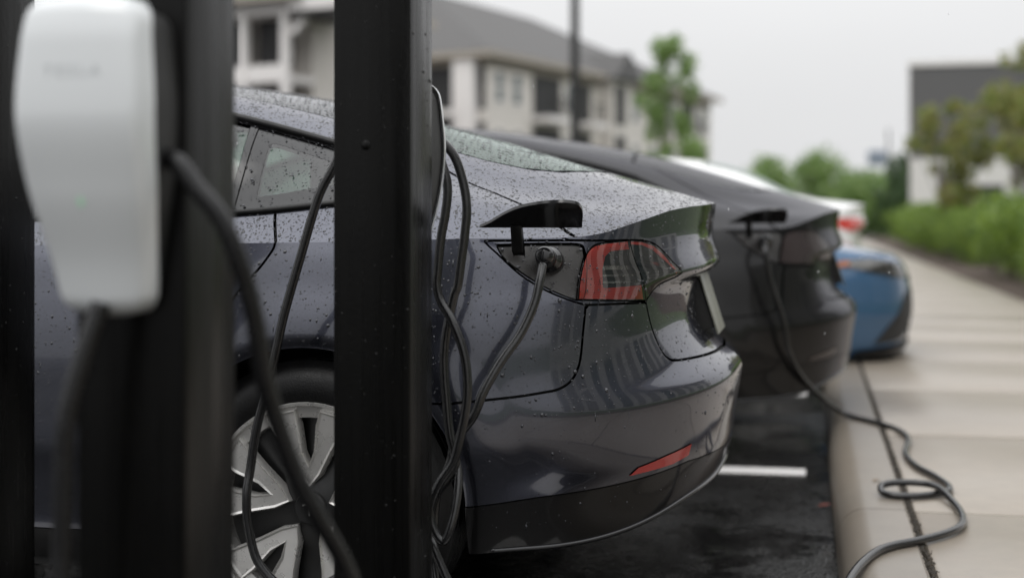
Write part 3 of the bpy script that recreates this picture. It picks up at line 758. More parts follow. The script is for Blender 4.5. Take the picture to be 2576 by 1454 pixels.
def build_saloon(name, label, group, paint_mat, loc, detail=True):
    B = B1; car = thing(name, label, 'car', loc, 0, group)
    VS = B.VS
    # --- rear quarter panels with roof rail and rear pillar
    dg = [(a, float(B.top_z(a)) if z is None else z) for a, z in DOOR_GAP]
    qw = topline(B, -.09, .60) + [(.612, .9395)] + [(x, z) for x, z in [(.60, .9385), (.50, .9385), (.43, .9385)]] + smooth2(PORT_LOW, 4) + smooth2(SEAM, 4)[1:] + archline(0, 43, 149, 60)[0:] + smooth2(dg, 4)[::-1][1:]
    qc_belt = [(-.09, 0)] + [(x, 0) for x in np.linspace(-.05, .588, 20)] + SEAM_CAP[1:] + [(x, 3.0) for x in np.linspace(.03, -1.34, 40)] + [(-1.40, 2.75), (-1.55, 2.5), (-1.9, 2.3), (-2.38, 2.2), (-2.42, 2.0)] + DLO[::-1][0:12] + [(-.12, 1.0), (-.118, .95), (-.108, .6), (-.096, .2)]
    # the glazing opening bounds this panel: walk its upper edge to the tail, then the belt back to the door gap
    up = [(-2.38, 1.96), (-2.0, 2.05), (-1.4, 2.08), (-.4, 2.08), (-.04, 2.06), (.03, 1.98), (.11, 1.82), (.165, 1.64), (.185, 1.52), (.165, 1.36), (.11, 1.16), (.04, 1.04), (-.12, 1.0)]
    qc = [(-.09, 0)] + [(x, 0) for x in np.linspace(-.05, .588, 20)] + SEAM_CAP[1:] + [(x, 3.0) for x in np.linspace(.03, -1.34, 40)] + [(-1.40, 2.75), (-1.55, 2.5), (-1.9, 2.3), (-2.40, 2.2), (-2.42, 2.0)] + up + [(-.118, .95), (-.108, .6), (-.096, .2)]
    pw, pc = patch(B, 'w', qw), patch(B, 'c', V_(qc, B), gap=.0048)
    near = join(pw, pc); panel('quarter_panel', near, paint_mat, car); panel('quarter_panel', mirror(near), paint_mat, car)
    # --- rear bumper, lower valance, reflectors
    bw = [(.655, .794), (.75, .794), (.843, .793)] + smooth2(TRUNK_LOW, 4)[1:] + VAL + archline(0, 3, 43, 30) + smooth2(SEAM, 4)[::-1][1:-1]
    bump_o = panel('rear_bumper', both(patch(B, 'w', bw)), paint_mat, car)
    vw = VAL[::-1] + botline(B, .372, AE)[::-1] + [(.366, .29)]
    val_o = panel('lower_valance', both(patch(B, 'w', vw, off=-.0005, gap=.0002, flange=0)), M['paint2'], car)
    q = B.q_wrap(np.linspace(.42, AE, 80), B.bot_z(np.linspace(.42, AE, 80)) + .004); q = np.concatenate([q * (1, -1, 1), (q * (1, 1, 1))[::-1][1:]])
    tube('bottom_lip', [tuple(p) for p in q], .006, M['black_gloss'], val_o, sides=8, raw=True)
    rf = [(.775, .400), (.80, .416), (.90, .432), (1.018, .446), (1.010, .420), (.93, .408)]
    pr = patch(B, 'w', rf, off=.003, gap=0, flange=.01); panel('reflector', pr, M['reflector'], bump_o); panel('reflector', mirror(pr), M['reflector'], bump_o)
    # --- boot lid: rear face and deck in one piece
    tw = topline(B, .605, AE, 90) + TRUNK_LOW[::-1][0:1] + smooth2(TRUNK_LOW, 4)[::-1][1:] + [p for p in LAMP_I if p[0] > .85 and p[1] < .858][::-1] + [p for p in LAMP_I if p[1] >= .857][::-1] + LAMP_TOP[::-1][1:] + [(.612, .941)]
    tc_ = [(.588, 0), (.62, 0), (XE, 0)] + [(XE, v) for v in np.linspace(.3, 5, 16)] + [(.47, 5), (.465, 4.4), (.45, 3.8), (.42, 3.36), (.37, 3.09), (.30, 3.0), (.2, 3.0), (.07, 3.0)] + SEAM_CAP[::-1][0:-1]
    trunk = panel('boot_lid', both(join(patch(B, 'w', tw), patch(B, 'c', V_(tc_, B), gap=.0048))), paint_mat, car)
    # --- tail lamps: housing, red light guide, chrome bars, clear cover; the inner lamp rides on the boot lid
    def lamp(nm, poly, win, parent, flip):
        f = mirror if flip else (lambda p: p)
        o = panel(nm, f(patch(B, 'w', poly, off=-.022, gap=.001, flange=0)), M['lamp_dark'], parent)
        panel('red_light_guide', f(patch(B, 'w', poly, [win], off=-.005, gap=.0035, flange=.016)), M['red'], o)
        zs = [.842, .858, .874, .890] if nm == 'tail_lamp' else [.846, .862, .88, .896]
        wn = np.array(win)
        for k, z in enumerate(zs):
            # chrome bar across the clear window, clipped to it
            aa = np.linspace(wn[:, 0].min(), wn[:, 0].max(), 160); ins = inside(wn, np.stack([aa, np.full(160, z + .002)], 1)) & inside(wn, np.stack([aa, np.full(160, z + .007)], 1))
            if ins.sum() < 4: continue
            a0, a1 = aa[ins].min() + .002, aa[ins].max() - .002
            panel('chrome_bar', f(patch(B, 'w', [(a0, z), (a1, z), (a1, z + (.009 if k == 2 else .0045)), (a0, z + (.009 if k == 2 else .0045))], off=-.011 - .002 * k, gap=0, flange=.01)), M['chrome'], o)
        panel('lens', f(patch(B, 'w', poly, off=.0005, gap=.0018, flange=.006)), M['lens'], o)
        return o
    for fl in (False, True):
        lamp('tail_lamp', LAMP_O, LAMP_WIN, car, fl); lamp('boot_lamp', LAMP_I, LAMP_WIN_I, trunk, fl)
    # --- dark surround that carries lamp and charge port
    sur = [(.625, .9385)] + [(.725, .9375), (.803, .938)] + LAMP_SPLIT[1:] + [(.84, .7945), (.74, .7945), (.655, .7945)] + smooth2(PORT_LOW, 4)[::-1] + [(.43, .9385), (.5, .9385), (.6, .9385)]
    s_p = patch(B, 'w', sur, [PLATE_P, LAMP_O], gap=.002, off=-.002); panel('lamp_surround', s_p, paint_mat, car); panel('lamp_surround', mirror(s_p), paint_mat, car)
    pp = panel('charge_port_plate', patch(B, 'w', PLATE_P, off=-.009, gap=.0035), M['port'], car)
    panel('fuel_side_cover', mirror(patch(B, 'w', PLATE_P, off=-.002, gap=.0015)), paint_mat, car)
    # --- charge flap, swung up on a short arm
    hx = .392; hz, hy = .968, -.872
    pl = smooth2([(0, 0), (.03, .018), (.065, .047), (.105, .078), (.145, .101), (.18, .114), (.208, .117), (.228, .108), (.238, .088), (.240, .055), (.234, .02), (.230, 0)], 4)
    V = []; F = []
    n_ = len(pl)
    for t_ in (0., .006):
        for e, h in pl:
            hh = max(h, 0); cur = .009 * math.sin(min(1, hh / .13) * math.pi)
            V.append((hx + e - .002, hy - hh * math.cos(R(26)) - cur * .3 + (.0 if t_ == 0 else .003), hz + hh * math.sin(R(26)) + cur + t_))
    F = [tuple(range(n_)), tuple(range(n_, 2 * n_))[::-1]] + [(i, n_ + i, n_ + (i + 1) % n_, (i + 1) % n_) for i in range(n_)]
    me = bpy.data.meshes.new('charge_flap'); me.from_pydata(V, [], F); bm = bmesh.new(); bm.from_mesh(me); bmesh.ops.triangulate(bm, faces=[f for f in bm.faces if len(f.verts) > 4]); bmesh.ops.recalc_face_normals(bm, faces=bm.faces); bm.to_mesh(me); bm.free()
    flap = mkm('charge_flap', me, M['black_gloss'], car, True); me.set_sharp_from_angle(angle=R(40))
    mb = MB(); mb.prism([(hy - .012, .972), (hy + .004, .980), (hy + .012, .955), (hy + .016, .915), (hy + .03, .905), (hy + .03, .912), (hy + .006, .913)], 'x', .462, .487); mb.build('hinge_arm', M['black_satin'], flap, bevel=.0025)
    # --- licence plate on its bracket
    lp = MB(); lp.prism([(.818, .838), (.823, .838), (.872, .682), (.867, .680)], 'y', -.135, .135)
    pl_o = lp.build('licence_plate', M['plate'], trunk, bevel=.0015)
    lb = MB(); lb.prism([(.78, .832), (.816, .836), (.860, .70), (.83, .69), (.78, .70)], 'y', -.125, .125); lb.build('plate_bracket', M['black_matt'], trunk, bevel=.004)
    # --- doors (skirt part and shoulder part), sills
    rd = topline(B, -1.06, -.09) + smooth2(dg, 4)[1:] + archline(0, 149, 172, 14)[1:] + [(-.42, .262), (-1.06, .262)]
    rd_c = [(-1.06, 0)] + [(x, 0) for x in np.linspace(-1.0, -.09, 20)] + [(-.096, .2), (-.108, .6), (-.118, .96), (-1.06, .96)]
    fd = topline(B, -2.05, -1.06) + [(-1.06, .262), (-2.0, .262), (-2.04, .40), (-2.02, .6), (-2.03, .8)]
    fd_c = [(-2.05, 0)] + [(x, 0) for x in np.linspace(-2.0, -1.06, 20)] + [(-1.06, .96), (-2.05, .96)]
    for w_, c_ in ((rd, rd_c), (fd, fd_c)):
        p = join(patch(B, 'w', w_), patch(B, 'c', V_(c_, B)))
        for fl in (0, 1):
            d = panel('door', mirror(p) if fl else p, paint_mat, car)
            xh = -.36 if w_ is rd else -1.38
            h_ = patch(B, 'w', [(xh, .868), (xh + .19, .871), (xh + .195, .853), (xh + .03, .846)], off=.003, gap=0, flange=.008); panel('door_handle', mirror(h_) if fl else h_, paint_mat, d)
    sl = [(-2.46, .262), (-2.0, .262), (-.42, .262), (-.36, .262)] + botline(B, -2.50, -.365)[::-1]
    p = patch(B, 'w', sl, off=-.003, gap=.001)
    for fl in (0, 1): panel('sill', mirror(p) if fl else p, M['black_satin'], car)
    # --- front: fenders, bumper, bonnet, lamps
    fw = topline(B, -3.42, -2.05) + [(-2.03, .8), (-2.02, .6), (-2.04, .40), (-2.0, .262), (-2.50, .262)] + archline(FRONT_AXLE, -11, 180, 70)[1:] + [(-3.3, .36), (-3.36, .5), (-3.40, .64)]
    fc = [(XF, 0)] + [(x, 0) for x in np.linspace(-3.4, -2.05, 30)] + [(-2.05, .96), (-2.36, .98), (-2.42, .7), (-2.6, .52), (-3.0, .46), (XF, .46)]
    p = join(patch(B, 'w', fw), patch(B, 'c', V_(fc, B)))
    for fl in (0, 1): panel('front_fender', mirror(p) if fl else p, paint_mat, car)
    fb = topline(B, A0, -3.42, 80) + [(-3.40, .64), (-3.36, .5), (-3.3, .36), (-3.24, .30)] + botline(B, A0, -3.24)[::-1]
    panel('front_bumper', both(patch(B, 'w', fb)), paint_mat, car)
    hd = [(XF, .46), (-3.0, .46), (-2.6, .52), (-2.42, .7), (-2.40, 1.0), (-2.42, 2.0), (-2.46, 5), (XF, 5)]
    panel('bonnet', both(patch(B, 'c', V_(hd, B))), paint_mat, car)
    hl = [(-3.95, .612), (-3.80, .66), (-3.60, .715), (-3.44, .742), (-3.40, .735), (-3.50, .68), (-3.70, .625), (-3.88, .592)]
    p = patch(B, 'w', hl, off=.003, gap=0, flange=.008)
    for fl in (0, 1): panel('headlamp', mirror(p) if fl else p, M['chrome'], car)
    gr = [(A0, .20), (-4.0, .21), (-3.86, .24), (-3.92, .29), (A0, .30)]
    panel('lower_grille', both(patch(B, 'w', gr, off=.003, gap=0, flange=.006)), M['black_matt'], car)
    # --- glass
    ws = [(-2.40, 2.22), (-1.9, 2.34), (-1.56, 2.54), (-1.42, 2.78), (-1.375, 3.0), (-1.375, 5), (-2.44, 5)]
    panel('windscreen', both(patch(B, 'c', V_(ws, B), off=-.004)), M['glass'], car)
    rg_ = [(-1.355, 3.04), (-.5, 3.04), (-.04, 3.04), (-.06, 5), (-1.355, 5)]
    panel('roof_glass', both(patch(B, 'c', V_(rg_, B), off=-.003)), M['glass_roof'], car)
    rw = [(-.035, 3.04), (.1, 3.04)] + GLASS_END + [(-.055, 5)]
    rw_o = panel('rear_window', both(patch(B, 'c', V_(rw, B), off=-.003)), M['glass_rear'], car)
    # side glazing: gloss black frame with panes set in it
    Q_OUT = [(-.228, 1.06), (-.1, 1.06), (.03, 1.1), (.10, 1.22), (.15, 1.4), (.165, 1.52), (.15, 1.62), (.10, 1.78), (.02, 1.92), (-.05, 2.0), (-.228, 2.02)]
    Q_CLEAR = smooth2([(-.178, 1.22), (-.10, 1.27), (0, 1.37), (.075, 1.48), (.085, 1.56), (.05, 1.66), (-.02, 1.74), (-.10, 1.80), (-.165, 1.83), (-.183, 1.78), (-.183, 1.5), (-.178, 1.22)], 3)[:-1]
    RDG = [(-1.005, 1.06), (-.255, 1.06), (-.245, 1.5), (-.25, 2.02), (-1.005, 2.02)]
    FDG = [(-2.19, 1.06), (-1.11, 1.06), (-1.11, 2.02), (-1.6, 2.02), (-2.0, 1.99), (-2.25, 1.93), (-2.28, 1.5)]
    fr = patch(B, 'c', V_(DLO, B), [V_(Q_OUT, B), V_(RDG, B), V_(FDG, B)], off=-.003, gap=.001)
    for fl in (0, 1):
        m_ = mirror if fl else (lambda p: p)
        fo = panel('window_frame', m_(fr), M['black_gloss'], car)
        for poly in (RDG, FDG): panel('side_window', m_(patch(B, 'c', V_(poly, B), off=-.007, gap=.002, sub=3)), M['glass'], car)
        qo = panel('quarter_window', m_(patch(B, 'c', V_(Q_OUT, B), [V_(Q_CLEAR, B)], off=-.005, gap=.0015)), M['black_gloss'], car)
        panel('pane', m_(patch(B, 'c', V_(Q_CLEAR, B), off=-.0055, gap=-.001, flange=0)), M['glass'], qo)
        for vline, nm in ((2.1, 'roof_moulding'), (.985, 'belt_moulding')):
            x0, x1 = (-2.3, -.02) if vline > 2 else (-2.3, .03)
            tail = [(.04, 1.985), (.12, 1.81), (.175, 1.63), (.19, 1.5)] if vline > 2 else [(.06, 1.03), (.115, 1.14), (.17, 1.35), (.19, 1.5)]
            pts = [(x, vline - (.12 if (vline > 2 and x < -1.9) else 0) * (-1.9 - x) / .4) for x in np.linspace(x0, x1, 50)] + tail
            q = B.q_cap([p[0] for p in pts], [p[1] * VS for p in pts]); nn = B.q_cap([p[0] for p in pts], [p[1] * VS for p in pts], True)
            q = (q + nn * .0015) * (1, 1 if fl else -1, 1)
            rr = .0105 if vline > 2 else .0085
            tube(nm, [tuple(p) for p in q], rr, M['black_satin'], car, sides=10, raw=True)
    # --- dark inner shell behind every gap, wheel arch liners, floor
    wh = [(A0, B.bot_z(A0) + .005)] + botline(B, A0 + .001, -3.30) + archline(FRONT_AXLE, 190, -12, 60, .372) + botline(B, -2.46, -.42) + archline(0, 190, -12, 60, .372) + botline(B, .40, AE) + topline(B, A0, AE, 200)[::-1]
    shw = patch(B, 'w', wh, gap=0, off=-.016, flange=0, step=.03, sub=5)
    G1 = [(-.86, 3.07), (-.3, 3.07), (.28, 3.07), (.34, 3.17), (.39, 3.45), (.42, 3.9), (.43, 5), (-.86, 5)]
    G2 = [(-1.35, 3.07), (-.90, 3.07), (-.90, 5), (-1.35, 5)]
    cp = [(XF, 0), (XE, 0), (XE, 5), (.43, 5), (.42, 3.9), (.39, 3.45), (.34, 3.17), (.28, 3.07), (-.86, 3.07), (-.862, 5), (-.90, 5), (-.90, 3.07), (-1.35, 3.07), (-1.352, 5), (-1.40, 5), (-1.40, 3.0), (-1.44, 2.8), (-1.6, 2.56), (-1.9, 2.38), (-2.38, 2.26), (-2.42, 5), (XF, 5)]
    shc = patch(B, 'c', V_(cp, B), [V_(p, B) for p in (RDG, FDG, [(-.2, 1.15), (.04, 1.3), (.10, 1.5), (.03, 1.75), (-.2, 1.92)])], gap=0, off=-.016, flange=0, step=.02, sub=4)
    panel('body_shell', both(join(shw, shc)), M['shell'], car)
    fl = MB(); fl.box(-3.5, -3.27, -.70, .70, .20, .26); fl.box(-2.47, -.40, -.86, .86, .17, .24); fl.box(-.42, .40, -.62, .62, .22, .30); fl.box(.38, .70, -.52, .52, .335, .38); fl.box(-3.3, -2.45, -.60, .60, .2, .26)
    fl.build('underbody', M['shell'], car)
    for xw in (0, FRONT_AXLE):
        for s_ in (-1, 1):
            v, f = [], []
            for i in range(25):
                a = R(-10 + 200 * i / 24)
                for y in (.87, .62): v.append((xw + .375 * math.cos(a), s_ * y, ARCH_Z + .375 * math.sin(a)))
            f = [(2 * i, 2 * i + 1, 2 * i + 3, 2 * i + 2) for i in range(24)]
            c0 = len(v); v.append((xw, s_ * .62, ARCH_Z)); f += [(2 * i + 1, 2 * i + 3, c0) for i in range(24)]
            mk('wheel_arch_liner', v, f, M['shell'], car)
            make_wheel(car, xw, s_)
    # --- cabin
    def seat(x, y, w):
        s = MB(); s.prism([(x - .28, .42), (x + .22, .40), (x + .24, .52), (x - .27, .56)], 'y', y - w, y + w)
        s.prism([(x + .16, .46), (x + .30, .46), (x + .52, 1.0), (x + .46, 1.03), (x + .40, 1.0)], 'y', y - w, y + w)
        o = s.build('seat', M['seat'], car, bevel=.03, seg=3); h = MB(); h.box(x + .47, x + .56, y - .13, y + .13, 1.02, 1.2); h.build('headrest', M['seat'], o, bevel=.03, seg=3)
    seat(-1.55, -.37, .25); seat(-1.55, .37, .25); seat(-.62, -.36, .3); seat(-.62, .36, .3)
    d = MB(); d.prism([(-2.45, .55), (-2.0, .6), (-1.98, .86), (-2.1, .92), (-2.45, .93)], 'y', -.7, .7); d.build('dashboard', M['interior'], car, bevel=.02)
    d = MB(); d.box(-.2, .5, -.72, .72, .86, .9); d.build('rear_shelf', M['interior'], car, bevel=.01)
    d = MB(); d.box(-2.4, -.3, -.78, .78, .26, .40); d.build('cabin_floor', M['interior'], car)
    for s_ in (-1, 1):
        o = MB(); o.prism([(-2.12, .96), (-2.02, .955), (-1.93, .965), (-1.91, 1.02), (-1.93, 1.085), (-2.02, 1.09), (-2.1, 1.06), (-2.14, 1.0)], 'y', s_ * .86, s_ * 1.06)
        mo = o.build('door_mirror', paint_mat, car, bevel=.025, seg=3)
        g_ = MB(); g_.box(-1.915, -1.904, s_ * .885, s_ * 1.035, .985, 1.07) if s_ > 0 else g_.box(-1.915, -1.904, -1.035, -.885, .985, 1.07); g_.build('mirror_glass', M['chrome'], mo, bevel=.004)
        a_ = MB(); a_.box(-2.06, -2.0, *sorted((s_ * .78, s_ * .9)), .965, .995); a_.build('mirror_arm', M['black_gloss'], mo, bevel=.006)
    return car

LOC1 = (-1.105, 3.965, 0); LOC2 = (-.712, 6.715, 0)
car1 = build_saloon('saloon_car', 'grey blue saloon in the foreground, charging, beaded with rain', 'charging dark saloons parked along the kerb', M['paint'], LOC1)
car2 = copy_tree(car1); car2.location = LOC2
car2['label'] = 'dark grey saloon behind the rain-beaded one, charge flap open, rear over the kerb'
for ch in [c for c in car2.children_recursive]:
    for sl in ch.material_slots:
        if sl.material == M['paint']: sl.link = 'OBJECT'; sl.material = M['paint2']
        elif sl.material in (M['glass_rear'], M['glass_roof']): sl.link = 'OBJECT'; sl.material = M['glass_dark']
        elif sl.material in (M['red'], M['reflector'], M['lens'], M['chrome']) and 'head' not in ch.name: sl.link = 'OBJECT'; sl.material = M['smoked']

# --- rain beads on the nearest car
def bead_cloud():
    g = np.random.default_rng(11); B = B1
    P, NN = [], []
    # skirt
    n = 14500; a = g.uniform(-.75, AE, n); z = g.uniform(.30, 1.03, n)
    tz = B.top_z(a); ok = (z < tz - .004) & (z > B.bot_z(a) + .03) & (np.hypot(a, z - ARCH_Z) > .372); a, z = a[ok], z[ok]
    dens = np.where(a < .65, np.clip((z - .42) / .25, .12, 1), np.clip((z - .45) / .5, .06, .5)); ok = g.uniform(0, 1, len(a)) < dens; a, z = a[ok], z[ok]
    P.append(B.q_wrap(a, z)); NN.append(B.q_wrap(a, z, True))
    # top surfaces
    n = 23000; x = g.uniform(-.9, XE, n); v = g.uniform(0, 5, n) ** 1.0
    ok = ~((v > 1.0) & (v < 2.1) & (x < .16) & (g.uniform(0, 1, n) < .55)); x, v = x[ok], v[ok]
    P.append(B.q_cap(x, v * B.VS)); NN.append(B.q_cap(x, v * B.VS, True))
    P, NN = np.concatenate(P), np.concatenate(NN); NN /= np.linalg.norm(NN, axis=1, keepdims=True)
    P, NN = P * (1, -1, 1), NN * (1, -1, 1)
    steep = 1 - np.clip(NN[:, 2], 0, 1)
    r = np.exp(g.normal(math.log(.00112), .45, len(P))) * (1 + .35 * (1 - steep)); r = np.clip(r, .0006, .0046)
    big = g.uniform(0, 1, len(P)) < .012; r[big] = g.uniform(.003, .0055, big.sum())
    ex = g.uniform(.75, 1.4, len(P)); run = (steep > .6) & (g.uniform(0, 1, len(P)) < .03); ex[run] = g.uniform(2.5, 7, run.sum()); r[run] = np.minimum(r[run], .0016)
    return drops_mesh('rain_beads', P, NN, r, g.uniform(.42, .6, len(P)) * (.5 + .5 * steep), g, ex)
bp = bead_cloud(); bo = panel('rain_beads', bp, M['drops'], car1); bo['kind'] = 'stuff'
# ---------------------------------------------------------------- charging posts, chargers, cables
def planar_beads(name, parent, rects, n, seed, mat, rmin=.0009):
    """rects: list of (origin, u vector, v vector, normal)"""
    g = np.random.default_rng(seed); P = []; NN = []
    ar = np.array([np.linalg.norm(np.cross(u, v)) for _, u, v, _ in rects])
    for (o, u, v, nn), k in zip(rects, (n * ar / ar.sum()).astype(int)):
        # clustered trails of drops
        cu, cv = g.uniform(0, 1, k), g.uniform(0, 1, k)
        tr = g.uniform(0, 1, k) < .4; cu[tr] = np.round(cu[tr] * 9) / 9 + g.normal(0, .012, tr.sum())
        cu = np.clip(cu, .03, .97)
        P.append(np.array(o) + cu[:, None] * np.array(u) + cv[:, None] * np.array(v)); NN.append(np.tile(nn, (k, 1)).astype(float))
    P, NN = np.concatenate(P), np.concatenate(NN)
    r = np.clip(np.exp(g.normal(math.log(.001), .5, len(P))), rmin, .0048)
    d = drops_mesh(name, P, NN, r, g.uniform(.4, .6, len(P)), g)
    o = panel(name, d, mat, parent); o['kind'] = 'stuff'; return o
def post(label, x0, x1, y0, y1, h, beads=0, seed=1):
    cx, cy = (x0 + x1) / 2, (y0 + y1) / 2
    t = thing('charging_post', label, 'post', (cx, cy, 0), 0, 'black steel charging posts')
    hw, hd = (x1 - x0) / 2, (y1 - y0) / 2
    mb = MB(); mb.box(-hw, hw, -hd, hd, .012, h); col = mb.build('column', M['post'], t, bevel=.004, seg=3)
    mb = MB(); mb.box(-hw - .004, hw + .004, -hd - .004, hd + .004, h + .0005, h + .014); mb.build('cap', M['post'], t, bevel=.003)
    mb = MB(); mb.box(-hw - .06, hw + .06, -hd - .06, hd + .06, .0005, .0115); bp_ = mb.build('base_plate', M['post'], t, bevel=.002)
    for sx in (-1, 1):
        for sy in (-1, 1):
            v, f = lathe([(.0001, .03), (.009, .03), (.011, .026), (.011, .0118)], 6, 'z')
            b = mk('bolt', [(p[0] + sx * (hw + .035), p[1] + sy * (hd + .035), p[2]) for p in v], f, M['disc'], bp_)
    if beads:
        planar_beads('rain_beads', t, [((-hw, -hd - .0002, .3), (2 * hw, 0, 0), (0, 0, h - .3), (0, -1, 0)), ((hw + .0002, -hd, .3), (0, 2 * hd, 0), (0, 0, h - .3), (1, 0, 0))], beads, seed, M['drops_black'])
    return t
post2 = post('black steel post standing before the rear wheel of the nearest saloon', -.879, -.729, 2.58, 2.742, 1.95, 420, 21)
post1 = post('out-of-focus black post that carries the white charger', -.918, -.768, 1.683, 1.843, 1.9)
post0 = post('black steel post cut off by the left picture edge', -1.68, -1.519, 2.46, 2.62, 1.95, 500, 22)

H_CH = .392
def ch_hw(t):
    h = float(pchip([0, .2, .45, .66, .85, 1], [.058, .068, .083, .087, .082, .076], t))
    rc = .03
    for d in (t * H_CH, (1 - t) * H_CH):
        if d < rc: h -= rc * (1 - math.sqrt(max(0, 1 - ((rc - d) / rc) ** 2)))
    return h
def ch_depth(t): return float(pchip([0, .15, .4, .64, .85, 1], [.050, .066, .102, .122, .118, .104], t))
def face_pt(t, s):
    """t 0..1 bottom to top, s -1..1 across; outward is -y; mounting plane y = 0"""
    w = ch_hw(t); d = ch_depth(t) - .010 * abs(s) ** 2.4 - .020 * max(0, (abs(s) - .82) / .18) ** 3
    e = min(t, 1 - t) * H_CH
    if e < .02: d -= .014 * (1 - e / .02) ** 2
    return (s * w, -d, t * H_CH)
def charger(label, loc, rotz, cable_r=.0108):
    t = thing('wall_charger', label, 'charger', loc, rotz, 'white wall chargers on the posts')
    nt_, ns_ = 60, 36
    V = [face_pt(i / nt_, -1 + 2 * j / ns_) for i in range(nt_ + 1) for j in range(ns_ + 1)]
    F = [(i * (ns_ + 1) + j, i * (ns_ + 1) + j + 1, (i + 1) * (ns_ + 1) + j + 1, (i + 1) * (ns_ + 1) + j) for i in range(nt_) for j in range(ns_)]
    # turned-back rim
    ring = [j for j in range(ns_ + 1)] + [i * (ns_ + 1) + ns_ for i in range(1, nt_ + 1)] + [nt_ * (ns_ + 1) + j for j in range(ns_ - 1, -1, -1)] + [i * (ns_ + 1) for i in range(nt_ - 1, 0, -1)]
    n0 = len(V); V += [(V[i][0], V[i][1] + .012, V[i][2]) for i in ring]; k = len(ring)
    F += [(ring[i], n0 + i, n0 + (i + 1) % k, ring[(i + 1) % k]) for i in range(k)]
    fp = mk('faceplate', V, F, M['white_glass'], t, True); fp.data.set_sharp_from_angle(angle=R(50))
    # black housing behind it
    V = []; F = []
    sec = [(i / 40) for i in range(41)]
    for t_ in sec:
        w, d = ch_hw(t_) * .93, ch_depth(t_) - .034; z = (.02 + .96 * t_) * H_CH
        V += [(-w, 0, z), (-w, -d, z), (w, -d, z), (w, 0, z)]
    for i in range(40):
        for j in range(4): F.append((4 * i + j, 4 * i + (j + 1) % 4, 4 * i + 4 + (j + 1) % 4, 4 * i + 4 + j))
    F += [(3, 2, 1, 0), (160, 161, 162, 163)]
    ho = mk('housing', V, F, M['black_matt'], t)
    # printed name and status light on the glass
    cu = bpy.data.curves.new('print', 'FONT'); cu.body = 'T E S L A'; cu.size = .019; cu.align_x = 'CENTER'; cu.align_y = 'CENTER'
    tmp = bpy.data.objects.new('print', cu); C.objects.link(tmp); bpy.context.view_layer.update()
    me = bpy.data.meshes.new_from_object(tmp.evaluated_get(bpy.context.evaluated_depsgraph_get())); bpy.data.objects.remove(tmp); bpy.data.curves.remove(cu)
    tl = .755
    for v in me.vertices:
        tt = tl + v.co.y / H_CH; s_ = max(-.95, min(.95, (v.co.x) / ch_hw(tl)))
        p = face_pt(tt, s_); v.co = (p[0], p[1] - .0006, p[2])
    mkm('lettering', me, M['print'], fp)
    pts = [face_pt(.36 + .016 * math.sin(2 * math.pi * i / 10), .05 * math.cos(2 * math.pi * i / 10)) for i in range(10)]
    mk('status_light', [(p[0], p[1] - .0008, p[2]) for p in pts], [tuple(range(10))], M['led'], fp)
    return t
def world_tube(name, P, r, mat, parent, **kw):
    o = tube(name, P, r, mat, None, **kw); bpy.context.view_layer.update()
    o.data.transform(Matrix.LocRotScale(parent.location, parent.rotation_euler, None).inverted()); o.parent = parent; return o
ch1 = charger('white wall charger with green light, blurred, close to the camera', (-.859, 1.683, .868), 0)
world_tube('cable', [(-.83, 1.668, 1.02), (-.79, 1.655, 1.06), (-.762, 1.645, 1.058), (-.738, 1.645, 1.028), (-.709, 1.65, .992), (-.688, 1.66, .94), (-.675, 1.68, .865), (-.670, 1.70, .789), (-.662, 1.72, .735), (-.645, 1.74, .668), (-.62, 1.76, .604), (-.591, 1.80, .517), (-.57, 1.82, .40), (-.60, 1.80, .26), (-.70, 1.70, .18), (-.82, 1.60, .17), (-.885, 1.575, .27), (-.897, 1.585, .42), (-.893, 1.60, .551), (-.89, 1.60, .674), (-.885, 1.60, .747), (-.869, 1.61, .82), (-.853, 1.625, .885)], .0125, M['cable'], ch1)
ch2 = charger('white wall charger on the far side of the post by the rear wheel, seen edge-on', (-.812, 2.742, .872), math.pi)
# loops hung over that charger, one end plugged into the nearest saloon
CY_ = 2.9
cA = [(-.80, 2.885, 1.19), (-.768, 2.90, 1.164), (-.730, 2.915, 1.123), (-.711, 2.92, 1.07), (-.702, 2.92, 1.017), (-.705, 2.92, .964), (-.714, 2.92, .898), (-.721, 2.92, .849), (-.730, 2.92, .824), (-.747, 2.92, .744), (-.751, 2.92, .68), (-.745, 2.92, .597), (-.738, 2.92, .534), (-.726, 2.92, .489), (-.734, 2.92, .455), (-.770, 2.91, .41), (-.84, 2.90, .34), (-.96, 2.89, .24), (-1.07, 2.89, .195), (-1.148, 2.89, .247), (-1.175, 2.89, .33), (-1.179, 2.89, .40), (-1.175, 2.90, .45), (-1.161, 2.90, .536), (-1.143, 2.90, .605), (-1.12, 2.90, .691), (-1.098, 2.90, .784), (-1.062, 2.90, .904), (-1.022, 2.90, 1.031), (-.991, 2.90, 1.09), (-.965, 2.90, 1.135), (-.92, 2.90, 1.18), (-.86, 2.90, 1.205), (-.80, 2.905, 1.19)]
